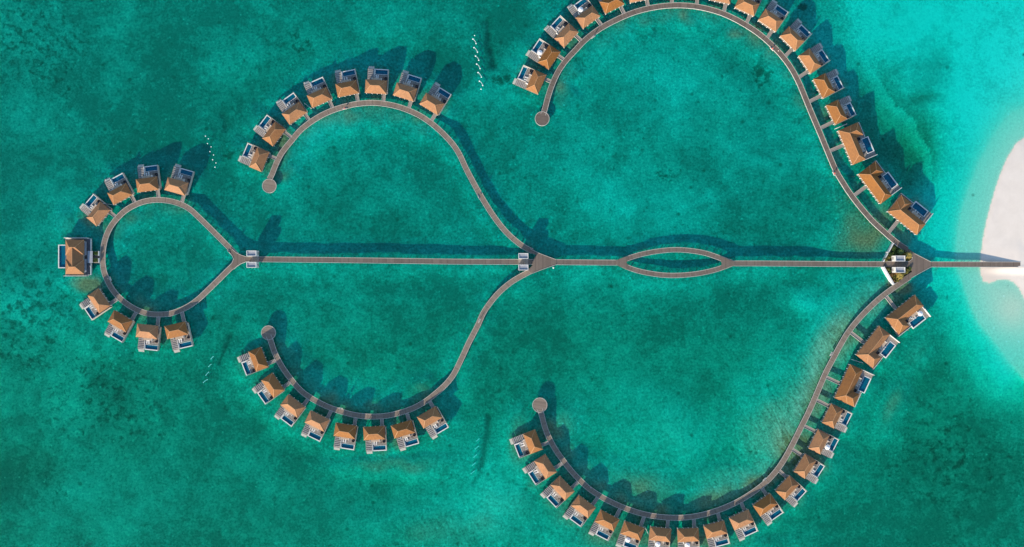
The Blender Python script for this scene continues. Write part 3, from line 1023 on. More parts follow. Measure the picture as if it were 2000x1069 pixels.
def window(parent, x0, x1, y, z0, z1, face):
    f = MB()
    t = 0.09
    ya, yb = (y - 0.06, y) if face < 0 else (y, y + 0.06)
    f.box(x0, x1, ya, yb, z0, z0 + t).box(x0, x1, ya, yb, z1 - t, z1)
    f.box(x0, x0 + t, ya, yb, z0 + t, z1 - t).box(x1 - t, x1, ya, yb, z0 + t, z1 - t)
    xm = (x0 + x1) / 2
    f.box(xm - t / 2, xm + t / 2, ya, yb, z0 + t, z1 - t)
    w = f.build('window', M['white'], parent)
    g = MB()
    yc = y - 0.02 if face < 0 else y + 0.005
    g.box(x0 + t, xm - t / 2, yc, yc + 0.015, z0 + t, z1 - t).box(xm + t / 2, x1 - t, yc, yc + 0.015, z0 + t, z1 - t)
    g.build('pane', M['glass'], w)


def pool(parent, x0, x1, y0, y1, cop=0.32):
    b = MB()
    zt, zb = FZ + 0.05, FZ - 0.42
    b.box(x0 - cop, x1 + cop, y1, y1 + cop * 1.5, zb - 0.2, zt)
    b.box(x0 - cop, x0, y0, y1, zb - 0.2, zt).box(x1, x1 + cop, y0, y1, zb - 0.2, zt)
    b.box(x0 - cop, x1 + cop, y0 - cop * .6, y0, zb - 0.2, zt)
    r = b.build('pool_surround', M['white'], parent)
    t = MB().box(x0, x1, y0, y1, zb - 0.18, zb)
    e = 0.012
    t.box(x0, x0 + e, y0 + e, y1 - e, zb, zt - .06).box(x1 - e, x1, y0 + e, y1 - e, zb, zt - .06)
    t.box(x0, x1, y0, y0 + e, zb, zt - .06).box(x0, x1, y1 - e, y1, zb, zt - .06)
    t.build('pool_basin', M['tile'], r)
    MB().box(x0 + e, x1 - e, y0 + e, y1 - e, FZ - 0.14, FZ - 0.10).build('pool_water', M['poolwater'], r)


def access(parent, x0, x1):
    """one metre of footbridge, scaled in y to reach the boardwalk"""
    xm = (x0 + x1) / 2
    w = (x1 - x0) / 2
    r = MB().box(-w, w, -1.0, 0.0, -0.18, 0).mesh('footbridge', M['plank2'])
    slab_uv(r, math.pi / 2)
    o = obj('footbridge', r, parent)
    o.location = (xm, 0.7, DZ + 0.05)
    k = MB().box(-w - 0.14, -w, -1.0, 0.0, -0.25, 0.18)
    k.build('kerb', M['kerb'], o)
    k = MB().box(w, w + 0.14, -1.0, 0.0, -0.25, 0.12)
    k.build('kerb', M['kerb'], o)
    return o


M['plank2'] = plank_material('footbridge_planks', (0.25, 0.215, 0.18), (0.36, 0.31, 0.26))


def make_small():
    root = thing('overwater_villa', None, 'villa')
    for x in (-4.4, 0, 4.8):
        for y in (1.0, 6.2, 11.9):
            if x == 0 and y == 11.9:
                continue
            o = obj('stilt', PILE, root)
            o.location = (x, y, 0)
    d = MB()
    d.box(-4.8, 5.3, 0.5, 9.55, FZ - 0.28, FZ)
    d.box(-4.8, -1.62, 9.55, 12.45, FZ - 0.28, FZ)
    d.build('terrace', M['deck'], root)
    j = MB()
    y = 6.4
    while y < 12.3:
        j.box(-4.7, -1.75, y, y + 0.36, FZ + 0.10, FZ + 0.17)
        y += 0.86
    j.build('slatted_deck', M['jetty'], root)
    MB().box(-4.6, -1.8, 12.45, 13.1, FZ - 0.55, FZ - 0.25).box(-4.6, -1.8, 13.1, 13.75, FZ - 1.1, FZ - 0.75).build('step', M['step'], root)
    MB().box(-1.62, -1.40, 6.3, 12.4, FZ, FZ + 0.45).build('low_wall', M['white'], root)
    w = MB().box(-4.55, 4.6, 0.85, 5.75, FZ, EZ - 0.2).build('wall', M['cream'], root)
    window(w, -3.9, -1.9, 0.85, FZ + .5, EZ - .35, -1)
    window(w, -0.9, 1.5, 0.85, FZ + .5, EZ - .35, -1)
    window(w, -2.1, 2.1, 5.75, FZ + .1, EZ - .35, 1)
    MB().box(3.0, 4.0, 0.79, 0.85, FZ, FZ + 2.1).build('door', M['pile'], w)
    for x in (-4.7, -2.0, 0.5, 2.6, 4.75):
        MB().box(x - .11, x + .11, 0.12, 0.34, FZ, EZ - 0.22).build('post', M['white'], root)
    rf = MB()
    q = hip_roof(rf, -5.15, 5.15, 0.0, 6.45, EZ, RZ, 2.95, 3.1)
    r = rf.build('roof', M['roof'], root)
    rb = MB()
    ridge_bars(rb, q)
    rb.build('ridge_cap', M['ridge'], r)
    MB().box(-2.2, 2.2, 6.2, 7.6, 3.35, 3.5).build('awning', M['awning'], root)
    for x in (-2.33, 2.2):
        MB().box(x, x + 0.13, 6.5, 7.75, FZ, 3.75).build('fin_wall', M['white'], root)
    pool(root, -1.0, 4.85, 9.95, 12.0, 0.3)
    MB().box(5.3, 5.42, 0.9, 12.3, 0.9, FZ + 1.2).build('side_wall', M['kerb'], root)
    access(root, 2.9, 4.3)
    return root


def make_large():
    root = thing('overwater_villa', None, 'villa')
    for x in (-8, -3, 3, 8):
        for y in (1.0, 6.0, 12.6):
            if y == 12.6 and x == -8:
                y = 9.5
            o = obj('stilt', PILE, root)
            o.location = (x, y, 0)
    d = MB()
    d.box(-8.6, 9.0, 0.5, 9.5, FZ - 0.28, FZ)
    d.box(-8.9, -0.9, 9.5, 11.6, FZ - 0.28, FZ)
    d.box(7.1, 9.0, 9.5, 13.4, FZ - 0.28, FZ)
    d.build('terrace', M['deck'], root)
    MB().box(-8.9, -1.2, 11.6, 11.8, FZ - .4, FZ + 0.5).build('low_wall', M['white'], root)
    w = MB()
    w.box(-8.4, 8.4, 0.85, 5.9, FZ, EZ - 0.2)
    w.box(-8.4, -3.6, 5.9, 9.5, FZ, EZ - 0.2)
    w = w.build('wall', M['cream'], root)
    for k in range(4):
        x = -7.6 + 3.9 * k
        if k == 1:
            x -= 0.3
        window(w, x, x + 2.4, 0.85, FZ + .5, EZ - .35, -1)
    window(w, -2.4, 2.0, 5.9, FZ + .1, EZ - .35, 1)
    window(w, 2.6, 7.0, 5.9, FZ + .1, EZ - .35, 1)
    window(w, -7.8, -4.4, 9.5, FZ + .1, EZ - .35, 1)
    for k in range(9):
        x = -8.7 + 17.4 * k / 8
        MB().box(x - .12, x + .12, 0.1, 0.34, FZ, EZ - 0.22).build('post', M['white'], root)
    rf = MB()
    q = hip_roof(rf, -9, 9, 0, 6.8, EZ, RZ + .1, 3.3, 3.3)
    q2 = hip_roof(rf, -8.985, -2.4, 1.0, 10.3, EZ + .012, RZ + 0.06, 2.4, 3.3, along='y')
    r = rf.build('roof', M['roof'], root)
    rb = MB()
    ridge_bars(rb, q)
    up = Vector((0, 0, .02))
    for a, b in ((4, 5), (2, 5), (3, 5)):
        rb.bar(q2[a] + up, q2[b] + up, 0.17, 0.11)
    rb.build('ridge_cap', M['ridge'], r)
    MB().box(0.9, 4.9, 6.6, 8.3, 3.35, 3.5).build('awning', M['awning'], root)
    for x in (0.75, 4.9):
        MB().box(x, x + 0.15, 6.8, 8.5, FZ, 3.75).build('fin_wall', M['white'], root)
    pool(root, -0.5, 6.7, 9.9, 12.9, 0.36)
    MB().box(9.0, 9.2, 6.6, 13.6, 0.9, FZ + 1.2).build('side_wall', M['white'], root)
    access(root, -2.2, -0.8)
    return root


proto_s, proto_l = make_small(), make_large()
cm_s, cm_l = child_map(proto_s), child_map(proto_l)
used = {'s': False, 'l': False}
WPTS = [p for w in LINES['all'] for p in w]
villas = []
for (x0, y0, x1, y1), kind, mir, short, label in V:
    a, b = P(x0, y0, EZ), P(x1, y1, EZ)
    c = (a + b) / 2
    c.z = 0
    proto, cmap = (proto_s, cm_s) if kind == 's' else (proto_l, cm_l)
    if not used[kind]:
        used[kind] = True
        root = proto
        queue = True
    else:
        root = copy_tree(proto, None, cmap)
    dx = (b - a)
    ang = math.atan2(dx.y, dx.x)            # local +x runs from the jetty end to the access end
    # type A: outward is to the left of that direction; mirrored: to the right
    root.location = c
    root.scale = (1, mir, 1)
    root.rotation_euler = (0, 0, ang)
    L = dx.length / (10.3 if kind == 's' else 18.0)
    tag(root, label, 'villa', 'orange roofed villas on stilts along the boardwalks')
    ca, sa = math.cos(ang), math.sin(ang)

    def tow(x, y, z=0.0, c=c, ca=ca, sa=sa, mir=mir):
        y *= mir
        return Vector((c.x + x * ca - y * sa, c.y + x * sa + y * ca, z))
    # length of the footbridge: march inwards until the boardwalk's edge
    fb = [o for o in root.children if o.name.startswith('footbridge')][0]
    fx = fb.location.x
    best = 4.0
    for k in range(0, 140):
        q = tow(fx, 0.7 - 0.1 * k)
        dmin = min((q.x - p.x) ** 2 + (q.y - p.y) ** 2 for p in WPTS)
        if dmin < (HW + 0.75) ** 2:
            best = 0.1 * k + 0.62
            break
    fb.scale = (1, best, 1)
    villas.append((tow, ang, mir, kind, short))

# ------------------------------------------------------------------ furniture on the terraces
lm_ = MB().box(-0.33, 0.33, -0.95, 0.45, 0.22, 0.36)
lm_.solid([(-.33, .45, .22), (.33, .45, .22), (.33, .95, .55), (-.33, .95, .55), (-.33, .45, .36), (.33, .45, .36), (.33, .9, .68), (-.33, .9, .68)],
          [(3, 2, 1, 0), (4, 5, 6, 7), (0, 1, 5, 4), (1, 2, 6, 5), (2, 3, 7, 6), (3, 0, 4, 7)])
for x in (-.27, .27):
    for y in (-.85, .35):
        lm_.box(x - .04, x + .04, y - .04, y + .04, 0, .22)
LOUNGER = lm_.mesh('sun_lounger', M['cushion'])
bm_ = MB().cyl(0, 0, 0.72, 0.0, 0.38, 20)
for k in range(10):
    a0 = math.pi * k / 10
    a1 = math.pi * (k + 1) / 10
    bm_.solid([(.66 * math.cos(a0), .66 * math.sin(a0), .38), (.66 * math.cos(a1), .66 * math.sin(a1), .38),
               (.66 * math.cos(a1), .66 * math.sin(a1), 1.0), (.66 * math.cos(a0), .66 * math.sin(a0), 1.0),
               (.74 * math.cos(a0), .74 * math.sin(a0), .38), (.74 * math.cos(a1), .74 * math.sin(a1), .38),
               (.74 * math.cos(a1), .74 * math.sin(a1), 1.0), (.74 * math.cos(a0), .74 * math.sin(a0), 1.0)],
              [(0, 1, 2, 3), (7, 6, 5, 4), (3, 2, 6, 7), (0, 3, 7, 4), (1, 5, 6, 2)])
DAYBED = bm_.mesh('round_daybed', M['dark'])
cush = MB().cyl(0, -0.02, 0.5, 0.38, 0.46, 16, 0.46).mesh('cushion', mat('charcoal_cushion', (0.10, 0.09, 0.09), .9))
tb = MB().cyl(0, 0, .42, .66, .72, 14).cyl(0, 0, .05, .03, .66, 8).cyl(0, 0, .25, 0, .03, 12)
TABLE = tb.mesh('side_table', M['pile'])
for i, (tow, ang, mir, kind, short) in enumerate(villas):
    pl = [(-0.55, 8.45), (0.45, 8.5)] if kind == 's' else [(2.0, 9.0), (3.1, 9.0)]
    for k, (x, y) in enumerate(pl):
        o = obj('sun_lounger', LOUNGER)
        o.location = tow(x + random.uniform(-.1, .1), y + random.uniform(-.12, .12), FZ)
        o.rotation_euler = (0, 0, ang + (math.pi if mir > 0 else 0) + random.uniform(-.15, .15))
        tag(o, '%s pale lounger on %s' % (('left', 'right')[k] if mir > 0 else ('left', 'right')[1 - k] if False else ('jetty-side', 'wall-side')[k], short), 'sun lounger', 'pale sun loungers on the villa terraces')
    x, y = (4.3, 7.7) if kind == 's' else (-1.4, 8.3)
    o = thing('round_daybed', 'round dark daybed on %s' % short, 'daybed', tow(x, y, FZ), ang + (0 if mir > 0 else math.pi), 'round dark daybeds on the villa terraces')
    obj('wicker_shell', DAYBED, o)
    obj('cushion', cush, o)
    if random.random() < .35:
        continue
    o = obj('side_table', TABLE)
    o.location = tow(*((2.9, 8.3) if kind == 's' else (5.6, 8.4)), FZ)
    tag(o, 'small brown table on %s' % short, 'table', 'small tables on the villa terraces')

# white parasols standing open on some terraces
par = [(1140, 'upper'), ]


def parasol(tow, x, y, short):
    t = thing('parasol', 'open white parasol on %s' % short, 'parasol', tow(x, y, FZ), 0.3, 'open white parasols on villa terraces')
    MB().cyl(0, 0, .04, 0, 2.5, 8).cyl(0, 0, .3, 0, .08, 12).build('pole', M['metal'], t)
    mb = MB()
    n = 8
    for k in range(n):
        a0, a1 = 2 * math.pi * k / n, 2 * math.pi * (k + 1) / n
        p0 = (1.3 * math.cos(a0), 1.3 * math.sin(a0))
        p1 = (1.3 * math.cos(a1), 1.3 * math.sin(a1))
        mb.solid([(0, 0, 2.55), (p0[0], p0[1], 2.15), (p1[0], p1[1], 2.15), (0, 0, 2.50), (p0[0], p0[1], 2.05), (p1[0], p1[1], 2.05)],
                 [(0, 1, 2), (5, 4, 3), (1, 4, 5, 2)])
    mb.build('canopy', M['canvas'], t)


for tow, ang, mir, kind, short in villas:
    if short in ('fourth villa from the round platform of the upper right arc', 'second villa from the round platform of the upper right arc',
                 'fourteenth villa from the round platform of the lower right arc', 'sixth villa from the round platform of the lower right arc',
                 'seventh villa from the round platform of the lower right arc', 'eighth villa from the round platform of the lower right arc'):
        parasol(tow, -0.6, 8.2, short)
    if short == 'topmost large villa of the lower right arc':
        parasol(tow, 5.6, 8.9, short)

# ------------------------------------------------------------------ big villa at the far left
root = thing('overwater_villa', 'largest water villa with H-shaped orange roof and west pool, leftmost of all', 'villa', (-211.2, 8.0, 0), 0,
             'orange roofed villas on stilts along the boardwalks')
for x in (-5.5, 0, 5.5):
    for y in (-8, -3, 3, 8):
        o = obj('stilt', PILE, root)
        o.location = (x, y, 0)
MB().box(-5.9, 6.6, -8.6, 8.8, FZ - .3, FZ).build('terrace', M['darkslab'], root)
for (a, b, c_, d_) in ((6.6, 6.8, -8.7, 8.9), (5.0, 6.6, 8.8, 8.95), (5.0, 6.6, -8.75, -8.6)):
    MB().box(a, b, c_, d_, FZ - .5, FZ + .7).build('parapet', M['white'], root)
w = MB().box(-3.9, 3.9, 1.4, 7.8, FZ, EZ - .2).box(-3.9, 3.9, -7.8, -1.7, FZ, EZ - .2).box(-3.4, 3.4, -1.7, 1.4, FZ, EZ - .2).build('wall', M['cream'], root)
rf = MB()
q1 = hip_roof(rf, -4.45, 4.45, 0.9, 8.3, EZ, RZ, 3.1, 3.1)
q2 = hip_roof(rf, -4.45, 4.45, -8.3, -1.3, EZ, RZ, 3.1, 3.1)
q3 = hip_roof(rf, -4.0, 4.0, -5.0, 4.8, EZ + .01, RZ - .05, 0.6, .6, along='y')
r = rf.build('roof', M['roof'], root)
rb = MB()
ridge_bars(rb, q1)
ridge_bars(rb, q2)
rb.bar(q3[4], q3[5], .17, .11)
rb.build('ridge_cap', M['ridge'], r)
MB().box(4.2, 5.1, 0.8, 7.4, 3.2, 3.4).build('awning', M['slate'], root)
MB().box(4.2, 5.1, -7.2, -1.0, 3.2, 3.4).build('awning', M['slate'], root)
MB().box(-5.9, 5.2, 9.2, 9.4, .8, 3.5).build('side_wall', M['white'], root)
MB().box(-5.9, 5.2, -9.3, -9.1, .8, 3.5).build('side_wall', M['white'], root)
MB().box(-5.9, 5.2, 8.8, 9.2, FZ - .3, FZ - .02).build('ledge', M['step'], root)
MB().box(-5.9, 5.2, -9.1, -8.6, FZ - .3, FZ - .02).build('ledge', M['step'], root)
b = MB().box(-9.35, -8.9, -5.4, 6.0, FZ - 1.2, FZ + .1).box(-8.9, -5.9, 5.6, 6.0, FZ - 1.2, FZ + .1).box(-8.9, -5.9, -5.4, -5.0, FZ - 1.2, FZ + .1)
ps = b.build('pool_surround', M['white'], root)
MB().box(-8.9, -5.9, -5.0, 5.6, FZ - 1.2, FZ - .5).build('pool_basin', M['tile'], ps)
MB().box(-8.88, -5.92, -4.98, 5.58, FZ - .16, FZ - .1).build('pool_water', M['poolwater'], ps)
e = MB().box(6.8, 11.0, -2.9, 2.9, DZ - .25, DZ + .02)
me2 = e.mesh('entry_bridge', M['plank'])
slab_uv(me2, 0)
obj('entry_bridge', me2, root)
MB().box(5.6, 8.0, -2.9, 2.9, 3.0, 3.15).build('entry_canopy', M['slate'], root)
for y in (-2.7, 2.55):
    MB().box(7.8, 7.95, y, y + .15, DZ + .02, 3.0).build('post', M['white'], root)


def leaf_cloud(mb, cx, cy, z0, rx, ry, rz, n, size, seed):
    r = random.Random(seed)
    for _ in range(n):
        while True:
            u, v, w_ = r.uniform(-1, 1), r.uniform(-1, 1), r.uniform(0, 1)
            q = u * u + v * v + w_ * w_
            if 0.2 < q < 1:
                break
        c_ = Vector((cx + u * rx, cy + v * ry, z0 + w_ * rz))
        a = Vector((r.gauss(0, 1), r.gauss(0, 1), r.gauss(0, .6))).normalized() * size * r.uniform(.6, 1.3)
        b_ = a.cross(Vector((r.gauss(0, 1), r.gauss(0, 1), r.gauss(0, 1)))).normalized() * size * r.uniform(.3, .6)
        mb.face([c_ - a, c_ + b_, c_ + a, c_ - b_])


def hedge(x0, x1, y0, y1, label):
    t = thing('planter', label, 'planter', ((x0 + x1) / 2, (y0 + y1) / 2, DZ + .02), 0, 'planters beside the entry of the big villa')
    hx, hy = (x1 - x0) / 2, (y1 - y0) / 2
    MB().box(-hx, hx, -hy, hy, 0, .45).build('box', M['white'], t)
    mb = MB()
    r = random.Random(int(abs(y0) * 10))
    for _ in range(1500):
        c_ = Vector((r.uniform(-hx + .1, hx - .1), r.uniform(-hy + .1, hy - .1), .45 + .6 * r.random() ** .6))
        a = Vector((r.gauss(0, 1), r.gauss(0, 1), r.gauss(0, .6))).normalized() * .14
        b_ = a.cross(Vector((r.gauss(0, 1), r.gauss(0, 1), r.gauss(0, 1)))).normalized() * .07
        mb.face([c_ - a, c_ + b_, c_ + a, c_ - b_])
    mb.build('foliage', M['hedge'], t)


hedge(-203.3, -200.7, 8.9, 10.75, 'green hedge planter on the upper side of the big villa entry')
hedge(-203.3, -200.7, 5.4, 7.5, 'green hedge planter on the lower side of the big villa entry')
for (a, b, c_, d_, s_) in ((-200.6, -200.4, 8.6, 10.9, 'upper'), (-200.6, -200.4, 5.2, 7.4, 'lower')):
    o = MB().box(a, b, c_, d_, DZ + .02, DZ + 1.3).build('gate_wall', M['white'])
    tag(o, '%s white gate wall at the big villa entry' % s_, 'gate wall', 'white gate walls')

# ------------------------------------------------------------------ white pavilions over the central walk
def pavilion(pxc, label, wall_side):
    c = P(pxc, 505.5 if pxc < 1600 else 516.5, 0)
    c = Vector((c.x, P(0, {498: 506.7, 1022: 511.8, 1748: 516.5}[pxc]).y, 0))
    t = thing('pavilion', label, 'pavilion', c, 0, 'white twin-box pavilions on the central boardwalk')
    top = DZ + 4.0
    hx = 2.35
    for y0, y1 in ((1.42, 4.1), (-4.1, -1.42)):
        MB().box(-hx, hx, y0, y1, DZ - .3, top - .45).build('wall', M['white'], t)
        p = MB()
        p.box(-hx, hx, y0, y0 + .22, top - .45, top).box(-hx, hx, y1 - .22, y1, top - .45, top)
        p.box(-hx, -hx + .28, y0 + .22, y1 - .22, top - .45, top).box(hx - .28, hx, y0 + .22, y1 - .22, top - .45, top)
        p.build('parapet', M['white'], t)
        MB().box(-hx + .28, hx - .28, y0 + .22, y1 - .22, top - .45, top - .40).build('flat_roof', M['slate'], t)
        xs = hx * wall_side
        MB().box(min(xs, xs + .03 * wall_side), max(xs, xs + .03 * wall_side), y0 + .7, y1 - .7, DZ, DZ + 2.2).build('door', M['jetty'], t)
        for x in (-1.9, 1.9):
            for y in (y0 + .3, y1 - .3):
                if abs(y) > 2:
                    o = obj('stilt', PILE, t)
                    o.location = (x, y, -.25)
    MB().box(-hx, hx, -1.42, 1.42, DZ + .006, DZ + .03).build('threshold', M['plank2'], t)
    slab_uv(t.children[-1].data if False else [o for o in bpy.data.objects if o.name.startswith('threshold') and o.parent == t][0].data, 0)
    return t


pavilion(498, 'white twin-box pavilion at the fork beside the left ring', 1)
pavilion(1022, 'white twin-box pavilion at the middle fork of the boardwalks', 1)
pavilion(1748, 'white twin-box pavilion in the planted triangle near the beach', -1)

# ------------------------------------------------------------------ garden triangle near the beach
GN = [(1744, 477), (1725.5, 511.2), (1776, 511), (1781.3, 506.5), (1782, 502), (1775, 494), (1758, 482)]
GS = [(1729, 521.8), (1775.5, 521.8), (1780.5, 528), (1781, 531), (1768, 539.5), (1745.5, 554.5)]
for nm, G, lab in (('north', GN, 'upper'), ('south', GS, 'lower')):
    q = [P(x, y, DZ) for x, y in G]
    o = MB().prism([(p.x, p.y) for p in q], -0.8, DZ - .35).build('garden_bed', M['soil'])
    tag(o, None, None, kind='structure')
for (a, b, z1, lab) in (((1744.5, 475), (1725, 511.5), DZ + .5, 'upper'), ((1724.5, 521.5), (1744.5, 556), DZ + .9, 'lower')):
    p, q = P(*a, DZ), P(*b, DZ)
    t = MB()
    n = Vector((-(q - p).y, (q - p).x, 0)).normalized() * (.22 if lab == 'upper' else .38)
    t.prism([((p + n).x, (p + n).y), ((q + n).x, (q + n).y), ((q - n).x, (q - n).y), ((p - n).x, (p - n).y)], -1.2, z1)
    m_ = (p + q) / 2
    d_ = (q - p).normalized()
    out = n.normalized() * (-1 if n.x > 0 else 1)
    m2 = m_ + out * .5
    t.prism([(m_.x + d_.x * .25, m_.y + d_.y * .25), (m2.x + d_.x * .25, m2.y + d_.y * .25), (m2.x - d_.x * .25, m2.y - d_.y * .25), (m_.x - d_.x * .25, m_.y - d_.y * .25)], -1.2, z1 - .3)
    o = t.build('retaining_wall', M['white'])
    tag(o, '%s white wall closing the planted triangle on its lagoon side' % lab, 'wall', 'white walls of the planted triangle')

wall_top = P(1736, 439.5, DZ)
# white coping line of the right arcs (sea-side wall seen from the lagoon)
SH = [(1747, 486, 1.3, 'leaf_green', 'dark green'), (1738, 497, 1.2, 'leaf_green', 'green'), (1756, 489, 1.3, 'leaf_green', 'dark green'), (1764, 492, 1.2, 'leaf_green', 'dark'),
      (1731, 507, 1.0, 'leaf_olive', 'yellow-green'), (1769, 498, 1.5, 'leaf_gold', 'golden'), (1775, 503, 1.4, 'leaf_gold', 'golden'), (1766, 506, 1.2, 'leaf_olive', 'olive'),
      (1735, 502, .9, 'leaf_olive', 'olive'), (1747, 494, 1.1, 'leaf_green', 'deep green'),
      (1733, 526, 1.0, 'leaf_olive', 'olive'), (1740, 537, 1.2, 'leaf_rust', 'rust brown'), (1747, 542, 1.3, 'leaf_olive', 'yellow-green'), (1744, 549, 1.0, 'leaf_rust', 'rust brown'),
      (1755, 541, 1.3, 'leaf_gold', 'golden'), (1763, 535, 1.3, 'leaf_olive', 'olive'), (1770, 530, 1.3, 'leaf_olive', 'yellow-green'), (1776, 525, 1.0, 'leaf_green', 'green'),
      (1765, 526, 1.1, 'leaf_green', 'green'), (1737, 531, .9, 'leaf_green', 'green'), (1753, 548, .9, 'leaf_olive', 'olive'), (1750, 535, 1.1, 'leaf_rust', 'reddish')]
places = ['top corner behind the upper white wall', 'middle of the upper white wall', 'upper edge right of the top corner', 'shaded edge by the upper boardwalk',
          'lower end of the upper white wall', 'right part of the upper bed beside the deck', 'rounded right tip of the upper bed', 'right of the pavilion in the upper bed',
          'left of the pavilion against the upper wall', 'just above the pavilion', 'left of the pavilion in the lower bed', 'left edge by the lower white wall',
          'below the pavilion in the lower bed', 'bottom corner at the lower white wall', 'lower bed beside the slanting boardwalk', 'right of centre in the lower bed',
          'right side of the lower bed', 'rounded right tip of the lower bed', 'right of the pavilion in the lower bed', 'beside the top of the lower white wall',
          'lower edge near the bottom corner', 'directly beneath the pavilion box']
for i, (x, y, r_, lm2, cn) in enumerate(SH):
    c = P(x, y, 2.0)
    c.z = DZ - .36
    t = thing('shrub', '%s shrub at %s' % (cn, places[i]), 'shrub', c, i * 1.3, 'shrubs of the planted triangle')
    mb = MB()
    for k in range(4):
        a = k * 1.7 + i
        leaf_cloud(mb, math.cos(a) * r_ * .45, math.sin(a) * r_ * .45, .15, r_ * .7, r_ * .7, .8 + .35 * ((i * 7 + k) % 3), 150, .20, i * 10 + k)
    mb.build('foliage', M[lm2], t)
    st = MB()
    for k in range(5):
        a = k * 1.26
        st.bar((0, 0, 0), (math.cos(a) * r_ * .4, math.sin(a) * r_ * .4, .8), .05)
    st.build('stem', M['bark'], t)


def palm(x, y, h, lab, lm2, n=13, L=2.3, seed=1):
    r = random.Random(seed)
    c = P(x, y, h)
    c.z = DZ - .36
    t = thing('palm_tree', lab, 'palm tree', c, 0, 'small palms of the planted triangle')
    tr = MB()
    pts = [Vector((0.12 * math.sin(k), 0.1 * k / 4, h * k / 5)) for k in range(6)]
    for k in range(5):
        n_ = 7
        r0, r1 = .17 - .015 * k, .155 - .015 * k
        a, b_ = pts[k], pts[k + 1]
        vs = [(a.x + r0 * math.cos(6.283 * j / n_), a.y + r0 * math.sin(6.283 * j / n_), a.z) for j in range(n_)] + \
             [(b_.x + r1 * math.cos(6.283 * j / n_), b_.y + r1 * math.sin(6.283 * j / n_), b_.z) for j in range(n_)]
        tr.solid(vs, [(j, (j + 1) % n_, n_ + (j + 1) % n_, n_ + j) for j in range(n_)])
    tr.build('trunk', M['bark'], t)
    fr = MB()
    top = pts[-1]
    for k in range(n):
        a = 6.283 * k / n + r.uniform(-.2, .2)
        d = Vector((math.cos(a), math.sin(a), 0))
        sd_ = Vector((-d.y, d.x, 0))
        ll = L * r.uniform(.75, 1.05)
        prev = top
        for s_ in range(1, 9):
            u = s_ / 8
            p = top + d * ll * u + Vector((0, 0, .55 * math.sin(u * 2.2) - 1.1 * u * u))
            wl = .55 * math.sin(math.pi * min(1, u * .9 + .1)) + .06
            for sg in (-1, 1):
                tip = p + sd_ * sg * wl + d * .2 - Vector((0, 0, .18))
                fr.face([prev, p, tip, prev * .5 + p * .5 + (tip - p) * .55])
            prev = p
    fr.build('frond', M[lm2], t)
    t['label'] = lab


palm(1758, 492.5, 3.4, 'small dark palm in the shaded upper planted bed', 'leaf_green', 12, 1.9, 3)
palm(1773.5, 499.5, 3.0, 'golden palm at the right tip of the upper planted bed', 'leaf_gold', 14, 2.2, 5)
palm(1756.5, 539.5, 3.0, 'yellowish palm in the lower planted bed', 'leaf_gold', 13, 2.1, 8)

# ------------------------------------------------------------------ lifebuoy bays along the walks
def bay(px_, py_, outward, lab, red=True):
    """small lay-by on the walk's edge with a post and a lifebuoy; outward = unit direction away from the walk (photo axes)"""
    c = P(px_, py_, DZ)
    ang = math.atan2(-outward[1], outward[0])
    t = thing('lifebuoy_stand', lab, 'lifebuoy stand', (c.x, c.y, 0), ang, 'small lay-bys with posts on the boardwalk edges')
    MB().box(-.15, .55, -1.05, 1.05, DZ - .22, DZ + .03).build('lay_by', M['kerb'], t)
    MB().box(.45, .55, -1.05, 1.05, DZ + .03, DZ + .45).build('bench', M['white'], t)
    MB().cyl(0.2, 0, .06, DZ + .03, DZ + 2.6, 8).box(.12, .28, -.3, .3, DZ + 2.45, DZ + 2.6).build('post', M['metal'], t)
    mb = MB()
    R_, r_ = .36, .10
    n, k_ = 20, 8
    base = []
    for i in range(n):
        a = 6.283 * i / n
        for j in range(k_):
            b_ = 6.283 * j / k_
            rr = R_ + r_ * math.cos(b_)
            base.append((0.36 + .3 * r_ * math.sin(b_) + (.28 * math.sin(a)) * .0, rr * math.cos(a), DZ + 1.2 + rr * math.sin(a)))
    fs = [(i * k_ + j, ((i + 1) % n) * k_ + j, ((i + 1) % n) * k_ + (j + 1) % k_, i * k_ + (j + 1) % k_) for i in range(n) for j in range(k_)]
    mb.solid(base, fs)
    MBm = mb.build('ring', M['orange'] if red else M['white'], t, True)
    if red:
        MB().box(.26, .34, -.42, .42, DZ + .75, DZ + 1.65).build('backboard', M['orange'], t)
    else:
        MB().box(.26, .34, -.42, .42, DZ + .75, DZ + 1.65).build('backboard', M['pile'], t)


for a in [(673.5, 211.5, (.15, 1), 'red and white lifebuoy stand on the upper middle arc', True), (1508.5, 95.5, (-.7, .7), 'red lifebuoy stand high on the upper right arc', True),
          (1629.5, 339, (-.92, .4), 'red lifebuoy stand beside the large villas of the upper right arc', True), (1158, 71.5, (.6, .8), 'dark lifebuoy stand left on the upper right arc', False),
          (1494, 937, (-.65, -.75), 'pale lifebuoy stand at the bottom of the lower right arc', False), (1624, 692, (-.85, -.5), 'brown lifebuoy stand beside the middle large lower villa', False),
          (449, 491, (-.7, .7), 'pale lifebuoy stand on the ring near the left fork', False), (214.5, 545, (.9, -.35), 'shaded lifebuoy stand on the ring right of the big villa', False),
          (665.5, 799, (.2, -1), 'pale lifebuoy stand on the lower middle arc', False), (936, 385, (-.9, .4), 'pale lifebuoy stand on the long straight part, upper middle arc', False),
          (937, 627, (-.9, -.4), 'small pale lifebuoy stand on the rising part, lower middle arc', False)]:
    bay(*a)


